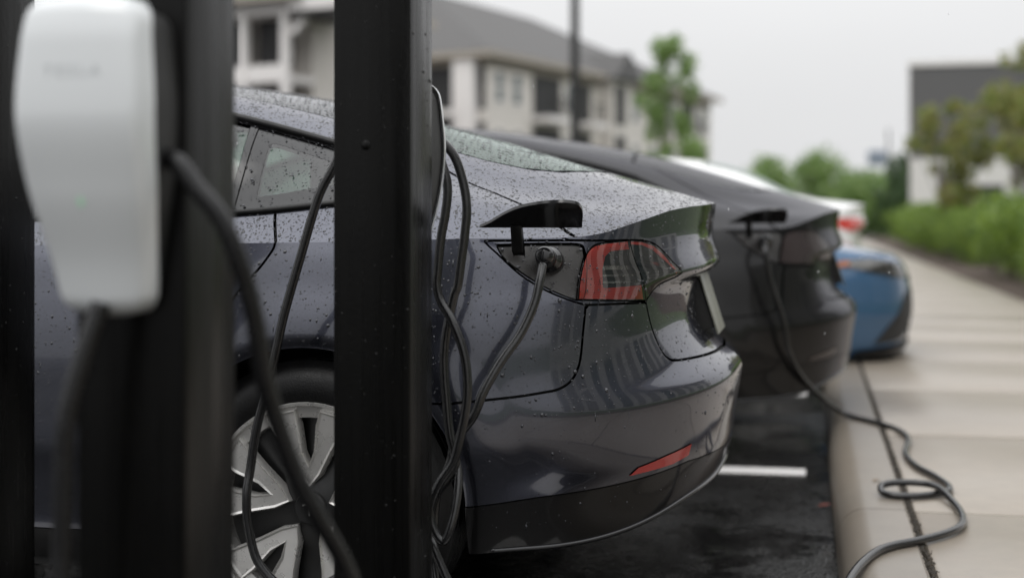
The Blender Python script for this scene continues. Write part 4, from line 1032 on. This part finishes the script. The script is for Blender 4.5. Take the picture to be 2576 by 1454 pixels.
cB = [(-.80, 2.905, 1.19), (-.769, 2.895, 1.150), (-.748, 2.895, 1.100), (-.737, 2.895, 1.054), (-.741, 2.895, 1.002), (-.751, 2.895, .948), (-.758, 2.895, .88), (-.760, 2.895, .849), (-.751, 2.895, .815), (-.725, 2.89, .774), (-.701, 2.89, .711), (-.693, 2.89, .649), (-.697, 2.89, .59), (-.712, 2.89, .522), (-.725, 2.89, .48), (-.751, 2.885, .441), (-.768, 2.885, .403), (-.772, 2.885, .373), (-.760, 2.885, .336), (-.742, 2.885, .32), (-.727, 2.89, .355), (-.719, 2.905, .41), (-.722, 2.925, .459), (-.736, 2.94, .50), (-.742, 2.945, .48), (-.758, 2.945, .44), (-.776, 2.94, .40), (-.785, 2.93, .36), (-.780, 2.92, .32), (-.771, 2.91, .30), (-.758, 2.91, .27), (-.735, 2.91, .22), (-.70, 2.92, .15), (-.66, 2.93, .07), (-.60, 2.93, .02), (-.55, 2.91, .013)]
cP = [(-.55, 2.91, .013), (-.52, 2.88, .013), (-.56, 2.85, .013), (-.66, 2.87, .013), (-.74, 2.90, .10), (-.775, 2.93, .24), (-.783, 2.955, .33), (-.778, 2.96, .396), (-.768, 2.96, .421), (-.750, 2.955, .464), (-.724, 2.95, .53), (-.694, 2.95, .572), (-.672, 2.955, .625), (-.640, 2.975, .685), (-.603, 3.0, .742), (-.577, 3.02, .805), (-.568, 3.035, .855), (-.565, 3.055, .888)]
world_tube('cable', cA + cB[1:] + cP[1:], .0098, M['cable_wet'], ch2, n=7)
def plug(parent, loc, inv=False):
    """round-nosed handle pushed into the port; sticks out towards -y"""
    prof = [(.0001, -.072), (.010, -.072), (.0165, -.069), (.0205, -.061), (.0215, -.05), (.0205, -.03), (.0225, -.012), (.028, -.006), (.030, .004), (.030, .03)]
    v, f = lathe(prof, 32); me = bpy.data.meshes.new('plug'); me.from_pydata(v, [], f)
    me.transform(Matrix.Rotation(R(-10), 4, 'X')); me.transform(Matrix.Translation(loc))
    if inv: me.transform(Matrix.LocRotScale(parent.location, parent.rotation_euler, None).inverted())
    o = mkm('plug', me, M['black_gloss'], parent, True); me.set_sharp_from_angle(angle=R(40)); return o
pg = plug(ch2, (-.566, 3.138, .897), True)
# the second saloon's cable: from its port across the kerb onto the pavement and out of the picture
D_ = (LOC2[0] - LOC1[0], LOC2[1] - LOC1[1])
c2 = thing('charging_cable', 'black charging cable of the second saloon snaking over kerb and pavement', 'cable', (.3, 4.6, PZ))
zc = PZ + .0112
path2 = [(-.565 + D_[0], 3.055 + D_[1], .888), (-.562 + D_[0], 3.02 + D_[1], .85), (-.150, 5.79, .74), (-.1, 5.84, .584), (-.078, 5.88, .453), (-.03, 5.98, .343), (.051, 6.15, .24), (.125, 6.3, .165), (.19, 6.27, zc), (.273, 6.13, zc), (.348, 5.941, zc), (.374, 5.703, zc), (.341, 5.353, zc), (.358, 5.093, zc), (.406, 4.894, zc), (.434, 4.708, zc), (.409, 4.616, zc), (.33, 4.541, zc), (.257, 4.532, zc), (.222, 4.56, zc + .004), (.225, 4.61, zc + .016), (.282, 4.636, zc + .022), (.38, 4.612, zc + .020), (.422, 4.424, zc + .004), (.428, 4.246, zc), (.408, 4.118, zc), (.361, 4.017, zc), (.284, 3.913, zc), (.212, 3.837, zc), (.163, 3.746, zc), (.114, 3.583, zc - .004), (.082, 3.42, zc - .02), (.04, 3.1, .07), (-.02, 2.7, .015), (-.1, 2.2, .011), (-.2, 1.7, .011), (-.35, 1.2, .011)]
world_tube('cable', path2, .0108, M['cable_wet'], c2, n=9)
plug(c2, (-.566 + D_[0], 3.138 + D_[1], .897), True)

v, f = lathe([(.0001, -.0018), (.008, -.0018), (.0095, -.0004), (.0095, .002)], 24)
mk('plug_cap', [(p[0] - .815 + .804, p[1] - .081, p[2] + 1.126) for p in v], f, M['post'], post2, True)
# ---------------------------------------------------------------- other parked cars
def scaled(rows, k, z0=0): return [[z0 + (z - z0) * k for z in r] for r in rows]
def simple_car(name, label, B, paint_mat, loc, rotz, cab_x=(-2.36, .18), rear=True):
    car = thing(name, label, 'car', loc, rotz)
    ae, a0, xe, xf = float(B.a[-1]), float(B.a[0]), float(B.xs[-1]), float(B.xs[0])
    wh = [(a0, B.bot_z(a0))] + botline(B, a0 + .001, -3.26) + archline(FRONT_AXLE, 190, -10, 60) + botline(B, -2.50, -.375) + archline(0, 190, -10, 60) + botline(B, .375, ae) + topline(B, a0, ae, 200)[::-1]
    dl = [(-2.36, 1.05), (-1.2, 1.0), (-.12, 1.0), (.06, 1.1), (.15, 1.4), (.15, 1.55), (.03, 1.9), (-.3, 2.05), (-1.4, 2.05), (-2.0, 2.02), (-2.36, 1.9)]
    wsc = [(-2.40, 2.22), (-1.9, 2.34), (-1.56, 2.54), (-1.42, 2.78), (-1.375, 3.0), (-1.375, 5), (-2.44, 5)]
    rwn = [(-.45, 3.1), (.1, 3.05), (.22, 3.2), (.27, 3.6), (.28, 5), (-.45, 5)]
    wrap = patch(B, 'w', wh, gap=0, flange=.02, step=.02, sub=4)
    cap = patch(B, 'c', V_([(xf, 0), (xe, 0), (xe, 5), (.28, 5), (.27, 3.6), (.22, 3.2), (.1, 3.05), (-.45, 3.1), (-.451, 5), (-1.375, 5), (-1.376, 3.0), (-1.42, 2.78), (-1.56, 2.54), (-1.9, 2.34), (-2.40, 2.22), (-2.44, 5), (xf, 5)], B), [V_(dl, B)], gap=0, flange=.02, step=.015, sub=3)
    panel('body', both(join(wrap, cap)), paint_mat, car)
    panel('windscreen', both(patch(B, 'c', V_(wsc, B), off=-.004, sub=4)), M['glass'], car)
    panel('rear_window', both(patch(B, 'c', V_(rwn, B), off=-.004, sub=4)), M['glass_rear'], car)
    for fl in (0, 1):
        p = patch(B, 'c', V_(dl, B), off=-.006, sub=4); panel('side_window', mirror(p) if fl else p, M['glass_rear'], car)
    for ch in [c for c in car1.children if c.name.startswith('wheel') and not c.name.startswith('wheel_')]: copy_tree(ch, car)
    for ch in [c for c in car1.children if c.name.startswith(('wheel_arch', 'underbody', 'seat', 'dashboard', 'cabin_floor', 'rear_shelf', 'door_mirror'))]:
        k = copy_tree(ch, car)
        for o in [k] + list(k.children_recursive):
            for sl in o.material_slots:
                if sl.material == M['paint']: sl.link = 'OBJECT'; sl.material = paint_mat
    return car
def part2(B, nm, poly, mat, car, off=.004):
    p = patch(B, 'w', poly, off=off, gap=0, flange=.012, step=.01, sub=3)
    return panel(nm, p, mat, car), panel(nm, mirror(p), mat, car)
# white saloon with a short boot, fourth in the row
RW = [[z * k for z in r] for r, k in zip(ROWZ, (1, 1, 1.02, 1.04, 1.05, 1.06, 1.07, 1.08, 1.085, 1.09, 1.09))]
RW[-1] = RW[-1][:9] + [1.045, 1.06, 1.075, 1.085, 1.10]
ck = {3: [(-.42, 1.45), (-.148, 1.385), (.1, 1.27), (.25, 1.19), (.38, 1.145), (.5, 1.13), (.7, 1.12)], 4: [(-.42, 1.465), (-.148, 1.40), (.1, 1.285), (.25, 1.2), (.38, 1.155), (.5, 1.14), (.7, 1.125)]}
CZW = []
for j, r in enumerate(CAPZ):
    q = [(x, z * 1.06) for x, z in r]
    if j in ck: q = [k for k in q if k[0] < -.5] + ck[j] + [q[-1]]
    if j == 2: q = [k for k in q if k[0] < -.5] + [(-.34, 1.39), (-.08, 1.32), (.12, 1.22), (.25, 1.16), (.4, 1.12), (.6, 1.11)] + [q[-1]]
    CZW.append(q)
BW = Body(rowz=RW, capz=CZW)
white = simple_car('white_saloon_car', 'white saloon with red tail lamp, farthest car of the row', BW, M['paint_white'], (-.40, 12.25, 0), 0)
part2(BW, 'tail_lamp', [(.62, .97), (.72, .985), (.9, .99), (1.12, .985), (1.14, .94), (1.05, .90), (.85, .88), (.70, .90)], M['red'], white)
part2(BW, 'bumper_insert', [(.75, .34), (1.5, .40), (1.5, .46), (.85, .42)], M['black_satin'], white)
# blue car, nose to the kerb, third in the row
BB = Body()
blue = simple_car('blue_car', 'blue car parked nose over the kerb, between dark and white saloons', BB, M['paint_blue'], (-3.10, 9.50, 0), math.pi)
A0B = float(BB.a[0])
hl_p = [(-3.30, .735), (-3.50, .745), (-3.70, .725), (-3.90, .690), (-3.98, .655), (-3.90, .622), (-3.70, .635), (-3.50, .665), (-3.33, .70)]
for o in part2(BB, 'headlamp', hl_p, M['lamp_dark'], blue): pass
for o in part2(BB, 'headlamp_lens', [(a, z) for a, z in hl_p], M['lens'], blue, .012): pass
part2(BB, 'side_marker', [(-3.26, .722), (-3.34, .735), (-3.36, .705), (-3.28, .695)], M['amber'], blue, .013)
part2(BB, 'lamp_strip', [(-3.45, .722), (-3.8, .69), (-3.8, .682), (-3.45, .712)], M['chrome'], blue, .009)
part2(BB, 'air_intake', [(-3.52, .24), (-3.80, .255), (-3.96, .30), (-3.99, .46), (-3.92, .56), (-3.82, .52), (-3.72, .42), (-3.60, .32)], M['black_matt'], blue)
part2(BB, 'grille', [(A0B + .004, .24), (-4.06, .25), (-3.98, .38), (-4.06, .53), (A0B + .004, .55)], M['black_matt'], blue)
part2(BB, 'upper_grille', [(A0B + .004, .60), (-4.02, .605), (-4.02, .625), (A0B + .004, .63)], M['black_gloss'], blue)
part2(BB, 'front_splitter', [(A0B + .004, .172), (-3.6, .165), (-3.36, .175), (-3.4, .205), (-3.7, .225), (A0B + .004, .235)], M['black_satin'], blue, .02)
white2 = copy_tree(white); white2.location = (6.6, 44, .12); white2.rotation_euler = (0, 0, R(80)); white2['label'] = 'white car parked far off behind the hedge and trees'; white2.name = 'parked_white_car'

# ---------------------------------------------------------------- plants
def leaf_cloud(name, centres, radii, n, size, seed, squash=1.):
    """many small two-triangle leaves scattered through overlapping clumps"""
    g = np.random.default_rng(seed); centres = np.array(centres, float); radii = np.array(radii, float)
    k = g.choice(len(centres), n, p=radii ** 2 / (radii ** 2).sum())
    d = g.normal(size=(n, 3)); d /= np.linalg.norm(d, axis=1, keepdims=True); rr = g.uniform(.35, 1, n) ** .55
    P = centres[k] + d * (radii[k] * rr)[:, None] * (1, 1, squash)
    t = g.normal(size=(n, 3)); t[:, 2] -= .3; t /= np.linalg.norm(t, axis=1, keepdims=True)
    b = np.cross(t, d + g.normal(0, .5, (n, 3))); b /= np.maximum(np.linalg.norm(b, axis=1, keepdims=True), 1e-6)
    s = size * g.uniform(.6, 1.35, n)[:, None]
    nn = np.cross(t, b)
    V = np.stack([P - t * s, P - b * s * .42 + nn * s * .12, P + t * s, P + b * s * .42 + nn * s * .12], 1).reshape(-1, 3)
    Q = np.arange(n)[:, None] * 4
    T = np.concatenate([Q + [0, 1, 2], Q + [0, 2, 3]], 0)
    return tri_mesh(name, V, T)
def shrub_proto(seed, h=1.05, r=.62, n=2600):
    g = random.Random(seed); cs = []; rs = []
    for i in range(16):
        a = g.uniform(0, 6.28); q = g.uniform(0, .7) * r; z = g.uniform(.25, .9) * h
        cs.append((q * math.cos(a), q * math.sin(a), z)); rs.append(g.uniform(.18, .34) * r / .62)
    return leaf_cloud('foliage', cs, rs, n, .035, seed)
PROTO = [shrub_proto(s) for s in (1, 2, 3, 4)]
for m in PROTO: m.materials.append(M['leaf_hedge'])
def stem_mesh(seed, h=.5):
    g = random.Random(seed); mb = MB()
    for i in range(5):
        a = g.uniform(0, 6.28); x, y = math.cos(a), math.sin(a); w = .012
        mb.prism([(x * .03 - w, y * .03 - w), (x * .03 + w, y * .03 - w), (x * .03 + w, y * .03 + w), (x * .03 - w, y * .03 + w)], 'z', 0, h * g.uniform(.7, 1.2))
    o = mb.build('stem', M['bark']); m = o.data; bpy.data.objects.remove(o); return m
STEM = stem_mesh(1)
rp = random.Random(8); si = 0
def shrub(x, y, s, label, grp):
    global si
    t = thing('hedge_shrub', label, 'shrub', (x, y, .115), rp.uniform(0, 6.28), grp); t.scale = (s, s, s * rp.uniform(.92, 1.1))
    for nm, me in (('foliage', PROTO[si % 4]), ('stem', STEM)):
        o = bpy.data.objects.new(nm, me); C.objects.link(o); o.parent = t
    si += 1
y = 15.2
while y < 47:
    HL = 'bright green leafy shrub in the near stretch of the hedge by the pavement' if y < 25 else 'bright green leafy shrub in the far stretch of the hedge by the pavement'
    if not 24.6 < y < 26.2:
        shrub(2.95 + rp.uniform(-.12, .12), y, rp.uniform(.82, 1.18), HL, 'shrubs of the hedge along the pavement')
        if y < 38: shrub(3.75 + rp.uniform(-.15, .15), y + .5, rp.uniform(.9, 1.25), HL, 'shrubs of the hedge along the pavement')
    y += 1.05
def tree(name, label, loc, h, crown_r, crown_z, mat, n, size, seed, trunk_r=.07, stems=1, clumps=26, airy=.28, group=None, squash=1.15, cone=False):
    g = random.Random(seed); t = thing(name, label, 'tree', loc, 0, group); mb_pts = []
    cs, rs = [], []
    for i in range(clumps):
        u = g.uniform(0, 1); zz = crown_z + (h - crown_z) * u
        prof = math.sin(math.pi * (.12 + .82 * u)) ** .7 * (1 - .35 * u)
        if cone: prof = (1 - .82 * u) * (.75 + .25 * min(1, u * 6))
        a = g.uniform(0, 6.28); q = crown_r * prof * math.sqrt(g.uniform(.02, 1))
        cs.append((q * math.cos(a), q * math.sin(a), zz)); rs.append(crown_r * airy * g.uniform(.6, 1.3))
    me = leaf_cloud('crown', cs, rs, n, size, seed, squash); mkm('crown', me, mat, t)
    for s_ in range(stems):
        a = g.uniform(0, 6.28); sp_ = .0 if stems == 1 else .25
        base = (sp_ * .4 * math.cos(a), sp_ * .4 * math.sin(a), 0); top = (crown_r * .3 * math.cos(a) * (stems > 1), crown_r * .3 * math.sin(a) * (stems > 1), crown_z + (h - crown_z) * .75)
        mid = ((base[0] + top[0]) / 2 + g.uniform(-.08, .08), (base[1] + top[1]) / 2 + g.uniform(-.08, .08), top[2] * .5)
        tr = tube('trunk', [base, mid, top], lambda u: trunk_r * (1 - .8 * u), M['bark'], t, sides=8, n=6)
        for k in range(6):
            c = cs[g.randrange(len(cs))]; z0 = crown_z * g.uniform(.75, 1.0) + (h - crown_z) * g.uniform(0, .3)
            f = z0 / top[2]; p0 = (base[0] + (top[0] - base[0]) * f, base[1] + (top[1] - base[1]) * f, z0)
            if c[2] > z0: tube('limb', [p0, ((p0[0] + c[0]) / 2, (p0[1] + c[1]) / 2, (z0 + c[2]) / 2 + .05), c], lambda u: trunk_r * .4 * (1 - .75 * u), M['bark'], tr, sides=6, n=4)
    return t
tree('young_tree', 'slim young green tree in front of the apartment block', (-3.66, 38.05, 0), 5.75, 1.75, 1.1, M['leaf_tree'], 5600, .08, 39, .06, clumps=60, airy=.15, cone=True)
tree('crape_myrtle_tree', 'rust-tinged leafy tree nearest the grey-sided house corner', (2.95, 32.0, .12), 3.3, 1.0, 1.3, M['leaf_red'], 2600, .07, 32, .035, 4, 26, .24, 'multi-stemmed trees by the grey-sided house')
tree('crape_myrtle_tree', 'tall rust-tinged multi-stemmed tree before the grey siding, right of its twin', (4.3, 31.0, .12), 4.3, 1.3, 1.5, M['leaf_red'], 2900, .07, 33, .035, 4, 28, .21, 'multi-stemmed trees by the grey-sided house')
tree('crape_myrtle_tree', 'rust-tinged leafy tree cut by the right picture edge', (4.75, 29.0, .12), 4.1, 1.15, 1.5, M['leaf_red'], 2600, .07, 34, .035, 4, 26, .22, 'multi-stemmed trees by the grey-sided house')
far = [(-2.2, 72, 3.0, 2.1, 'leaf_tree'), (.4, 74, 3.3, 2.4, 'leaf_tree'), (2.7, 76, 2.7, 2.2, 'leaf_tree'), (4.6, 70, 3.5, 1.5, 'leaf_dark'), (5.6, 68, 3.3, 1.6, 'leaf_dark'), (-6, 80, 3.4, 2.4, 'leaf_tree')]
lab = ['mid green bushy tree far behind the white saloon roof', 'tallest rounded green tree on the far horizon', 'low green tree on the horizon left of the dark ones', 'dark pointed evergreen on the horizon beside the far sign', 'dark evergreen nearest the grey-sided house on the horizon', 'far green tree just right of the apartment block']
for i, ((x, yy, h, r_, mt), lb) in enumerate(zip(far, lab)):
    tree('far_tree', lb, (x, yy, 0), h, r_, .5, M[mt], 3800, .16, 50 + i, .12, 1, 24, .42, 'trees on the far horizon')

# ---------------------------------------------------------------- apartment block and houses
def hip_roof(name, x0, x1, y0, y1, ze, zr, mat, parent, over=.7):
    x0 -= over; x1 += over; y0 -= over; y1 += over; w, d = x1 - x0, y1 - y0; k = min(w, d) / 2
    if w >= d: r0, r1 = (x0 + k, (y0 + y1) / 2), (x1 - k, (y0 + y1) / 2)
    else: r0, r1 = ((x0 + x1) / 2, y0 + k), ((x0 + x1) / 2, y1 - k)
    V = [(x0, y0, ze), (x1, y0, ze), (x1, y1, ze), (x0, y1, ze), (*r0, zr), (*r1, zr)]
    F = [(0, 1, 5, 4) if w >= d else (0, 1, 4), (1, 2, 5) if w >= d else (1, 2, 5, 4), (2, 3, 4, 5) if w >= d else (2, 3, 5), (3, 0, 4) if w >= d else (3, 0, 4, 5), (3, 2, 1, 0)]
    o = mk(name, V, F, mat, parent)
    mb = MB(); mb.box(x0, x1, y0, y0 + .08, ze - .32, ze - .01); mb.box(x1 - .08, x1, y0 + .081, y1, ze - .32, ze - .01); mb.box(x0, x0 + .08, y0 + .081, y1, ze - .32, ze - .01); mb.build('fascia', M['eave'], o)
    return o
def opening(parent, face, a, b, z0, z1, kind, cols=True):
    """face 'front': plane y=0 looking -y; 'side': plane x=0 looking +x. a..b along it"""
    def bx(m, a_, b_, o0, o1, zz0, zz1):
        return m.box(a_, b_, -o1, -o0, zz0, zz1) if face == 'front' else m.box(o0, o1, a_, b_, zz0, zz1)
    if kind == 'window':
        fr = MB(); bx(fr, a, b, .0, .06, z0, z0 + .1); bx(fr, a, b, 0, .06, z1 - .1, z1); bx(fr, a, a + .1, 0, .055, z0 + .1, z1 - .1); bx(fr, b - .1, b, 0, .055, z0 + .1, z1 - .1); bx(fr, a + .1, b - .1, 0, .05, (z0 + z1) / 2 - .04, (z0 + z1) / 2 + .04)
        o = fr.build('window', M['trim_white'], parent)
        for (p, q) in ((z0 + .1, (z0 + z1) / 2 - .04), ((z0 + z1) / 2 + .04, z1 - .1)):
            g = MB(); bx(g, a + .1, b - .1, .005, .02, p, q); g.build('pane', M['win'], o)
    else:
        g = MB(); bx(g, a, b, .004, .03, z0, z1); o = g.build('balcony', M['dark_recess'], parent)  # flat dark sheet painted as the shade inside the balcony
        s_ = MB(); bx(s_, a - .1, b + .1, .031, 1.1, z0 - .35, z0 - .02); s_.build('balcony_slab', M['trim_white'], o)
        r_ = MB(); bx(r_, a - .05, b + .05, 1.0, 1.08, z0 + .95, z0 + 1.05)
        k = a
        while k < b: bx(r_, k, k + .03, 1.02, 1.05, z0, z0 + .95); k += .22
        r_.build('railing', M['dark_recess'], o)
        for e in (a - .12, b - .1) if cols else ():
            c_ = MB(); bx(c_, e, e + .26, .75, 1.05, z0 - .01, z1 + .25); c_.build('column', M['trim_white'], o)
blk = thing('apartment_block', 'three-storey cream apartment block with grey hip roof', 'building', (-16.1, 71.2, 0), math.atan2(-.28, .96))
mb = MB(); mb.box(-19, -3.3, .0, 33, 0, 9.4); mb.box(-3.3, 0, .0, 14, 0, 9.4); mb.box(-3.3, -.0, 17, 33, 0, 9.4); mb.box(-3.3, .8, 13.99, 17.01, 0, 9.2); mb.build('wall', M['wall_cream'], blk)
hip_roof('roof', -19, 0, 0, 33, 9.45, 14.6, M['roof'], blk)
gr_ = MB(); gr_.prism([(13.4, 9.22), (17.6, 9.22), (15.5, 10.9)], 'x', -3.5, 1.3); gr_.build('gable_roof', M['roof'], blk)
gp = MB(); gp.prism([(13.9, 9.23), (17.1, 9.23), (15.5, 10.5)], 'x', 1.301, 1.36); gp.build('gable_panel', M['siding_grey'], blk)
fz = MB(); fz.box(.002, .05, 0, 13.9, 8.75, 9.4); fz.box(.002, .05, 17.1, 33, 8.75, 9.4); fz.box(-19, -.001, -.05, -.002, 8.8, 9.4); fz.build('eave_shade_band', M['eave'], blk)  # darker band painted on the wall for the shadow under the eave
for z in (.4, 3.4, 6.4):
    for a, b in ((.85, 1.93), (2.77, 3.9), (9.2, 10.2), (18.5, 19.8), (21.5, 22.8), (25, 26.2), (30.5, 31.7)): opening(blk, 'side', a, b, z + .5, z + 2.2, 'window')
    for a, b in ((5.2, 8.6), (11.0, 12.6), (23.6, 24.6), (27.2, 29.6)): opening(blk, 'side', a, b, z + .1, z + 2.5, 'balcony', False)
    for a, b in ((-3.6, -1.75), (-8.6, -5.2)): opening(blk, 'front', a, b, z + .1, z + 2.75, 'balcony', False)
    for a, b in ((-10.4, -9.3), (-12.7, -11.7), (-15.5, -14.4)): opening(blk, 'front', a, b, z + .5, z + 2.2, 'window')
    d = MB(); d.box(.805, .83, 14.4, 15.9, z + .1, z + 2.5); d.build('balcony_shade', M['dark_recess'], blk)  # dark sheet coloured as the shaded opening of the bay
    d = MB(); d.box(-.46, -.05, -.03, -.004, z + .1, z + 2.5); d.build('balcony_shade', M['dark_recess'], blk)  # dark strip painted for the shade in the corner gap
    d = MB(); d.box(-1.7, -.5, -.5, -.001, z, z + 2.98); d.build('pier', M['trim_white'], blk)
wing = thing('apartment_wing', 'nearer apartment wing with white balcony columns, seen between posts', 'building', (-20.35, 54.3, 0), R(-16))
mb = MB(); mb.box(-10, 0, 1.6, 9, 0, 9.3); mb.build('wall', M['wall_cream'], wing)
hip_roof('roof', -10, .4, -.2, 9, 9.9, 12.9, M['roof'], wing)
for k, (xa, xb) in enumerate(((-1.98, -.22), (-4.6, -2.3), (-7.2, -4.9))):
    for z0, z1 in ((.3, 3.0), (3.5, 6.3), (7.1, 9.05)):
        d = MB(); d.box(xa, xb, .6, .64, z0, z1); d.build('balcony_shade', M['dark_recess'], wing)  # near-black sheets stand for shade in the openings between columns
for a in (-.22, -2.3, -4.9, -7.5):
    c_ = MB(); c_.box(a, a + .32, -.3, .02, 0, 9.3); c_.build('column', M['trim_white'], wing)
for z in (3.05, 6.4, 9.1):
    c_ = MB(); c_.box(-10, .1, .021, 1.59, z, z + .3); c_.build('balcony_deck', M['trim_white'], wing)
    c_ = MB(); c_.box(-9.9, .09, -.24, -.12, z + .02, z + .72); c_.build('balcony_beam', M['trim_white'], wing)
c_ = MB(); c_.box(.42, 3.2, -.6, 3, 9.15, 9.9); c_.build('porch_fascia', M['trim_white'], wing)
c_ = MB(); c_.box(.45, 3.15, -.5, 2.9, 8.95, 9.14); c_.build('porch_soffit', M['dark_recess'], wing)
c_ = MB(); c_.prism([(.1, 8.3), (.45, 8.3), (1.3, 9.3), (.9, 9.3)], 'y', -.2, .1); c_.build('brace', M['trim_white'], wing)
hs_ = thing('grey_sided_house', 'house with grey upper siding and white ground floor on the right', 'building', (3.98, 60, 0), R(-4))
mb = MB(); mb.box(.02, 15, .02, 12, 0, 3.4); mb.build('ground_floor', M['wall_white'], hs_)
mb = MB(); mb.box(0, 15, 0, 12, 3.42, 7.1); mb.build('upper_floor', M['siding_grey'], hs_)
mb = MB(); mb.box(-.06, 15.06, -.06, 12, 7.11, 7.3); mb.build('roof_edge', M['trim_white'], hs_)
mb = MB(); mb.box(-.05, .0, -.05, 12, 3.42, 7.1); mb.build('corner_board', M['trim_white'], hs_)
mb = MB(); mb.prism([(5.2, 7.31), (16, 7.31), (10.5, 10.4)], 'y', -.3, 12.3); mb.build('gable_roof', M['roof'], hs_)
for a in (1.2, 4.6, 8):
    opening(hs_, 'front', a, a + 1.1, 1.0, 2.5, 'window')
d = MB(); d.box(2.6, 3.6, -.05, -.001, .2, 2.3); d.build('door', M['dark_recess'], hs_)
# street light, far sign
lp_ = thing('lamp_post', 'tall black lamp post in front of the apartment block', 'lamp post', (-6.39, 39.5, 0))
tube('pole', [(0, 0, .55), (0, 0, 4), (0, 0, 8.6)], lambda u: .15 - .03 * u, M['lamp_pole'], lp_, sides=16)
mb = MB(); mb.box(-.3, .3, -.3, .3, 0, .55); mb.build('concrete_base', M['kerb'], lp_, bevel=.03)
mb = MB(); mb.box(-.1, 1.1, -.16, .16, 8.5, 8.62); mb.build('lamp_head', M['lamp_pole'], lp_, bevel=.03)
sg = thing('far_sign', 'small blue grey sign board on a pole far behind the trees', 'sign', (3.35, 77, 0))
tube('pole', [(.7, 0, 0), (.7, 0, 2.5), (.7, 0, 5.6)], .05, M['dark_recess'], sg, sides=8)
mb = MB(); mb.box(-.35, .6, -.06, .06, 3.7, 4.5); mb.build('board', plain('sign_board', (.25, .29, .36), .5), sg, bevel=.01)
# houses and trees across the pavement, beyond the right edge: seen mirrored in the cars
ob = thing('white_terrace', 'white building across the lawn, mirrored in the car tails', 'building', (15, 22, 0), R(-90))
mb = MB(); mb.box(0, 34, 0, 9, 0, 7.6); mb.build('wall', M['wall_white'], ob)
hip_roof('roof', 0, 34, 0, 9, 7.65, 11, M['roof'], ob)
rb = random.Random(3); xx = .8
while xx < 32:
    w_ = rb.uniform(1.0, 2.2)
    d = MB(); d.box(xx, xx + w_, -.03, -.004, .5, 7.0); b_ = d.build('window_bay', M['win_pale'] if rb.random() < .6 else M['win'], ob)
    for z in ((4.2,) if rb.random() < .4 else ()): d = MB(); d.box(xx - .05, xx + w_ + .05, -.09, -.031, z, z + .35); d.build('floor_band', M['trim_white'], b_)
    xx += w_ + rb.uniform(.5, 1.6)
# fallen leaves and raindrops in the air
for i, (x, y, z, rz, col, lb) in enumerate(((.055, 5.03, .004, .4, (.16, .03, .015), 'small red leaf lying on the tarmac against the kerb'), (.215, 4.83, PZ + .001, 1.2, (.13, .09, .05), 'small brown twig-like leaf lying on the kerb top'), (.9, 5.35, PZ + .001, 2.0, (.15, .10, .05), 'brown leaf lying on the pavement slab'))):
    P = [(-.028, 0, 0), (-.012, .009, .004), (.008, .010, .006), (.026, .002, .003), (.010, -.008, .005), (-.012, -.008, .003)]
    o = mk('fallen_leaf', P, [(0, 1, 5), (1, 2, 4, 5), (2, 3, 4)], plain('leaf_litter', col, .4, var=.3, scale=60), None, True)
    o.location = (x, y, z); o.rotation_euler = (0, 0, rz); tag(o, lb, 'leaf', 'fallen leaves')
g_ = np.random.default_rng(5); n_ = 26
dd = g_.uniform(2.7, 4.6, n_); P = np.stack([g_.uniform(-.33, .35, n_) * dd, dd, np.zeros(n_)], 1)
ca, sa = math.cos(YAW), math.sin(YAW)
P = np.stack([P[:, 0] * ca - P[:, 1] * sa, P[:, 0] * sa + P[:, 1] * ca, g_.uniform(.45, 1.45, n_)], 1)
ok = ~((P[:, 1] > 2.95) & (P[:, 0] < -.1) & (P[:, 2] < 1.3)); P = P[ok]
V, F = [], []
for p in P:
    v, f = lathe([(.0001, -.0026), (.0007, -.001), (.0009, .0004), (.0006, .0016), (.0001, .003)], 8, 'z'); k = len(V)
    V += [(a + p[0], b + p[1], c + p[2]) for a, b, c in v]; F += [tuple(i + k for i in q) for q in f]
rd_ = mk('falling_raindrops', V, F, plain('falling_water', (.75, .76, .78), .1), None, True); rd_['kind'] = 'stuff'; rd_['label'] = 'sparse raindrops falling through the air'; rd_['category'] = 'rain'  # white base colour stands for sky light refracted by clear drops
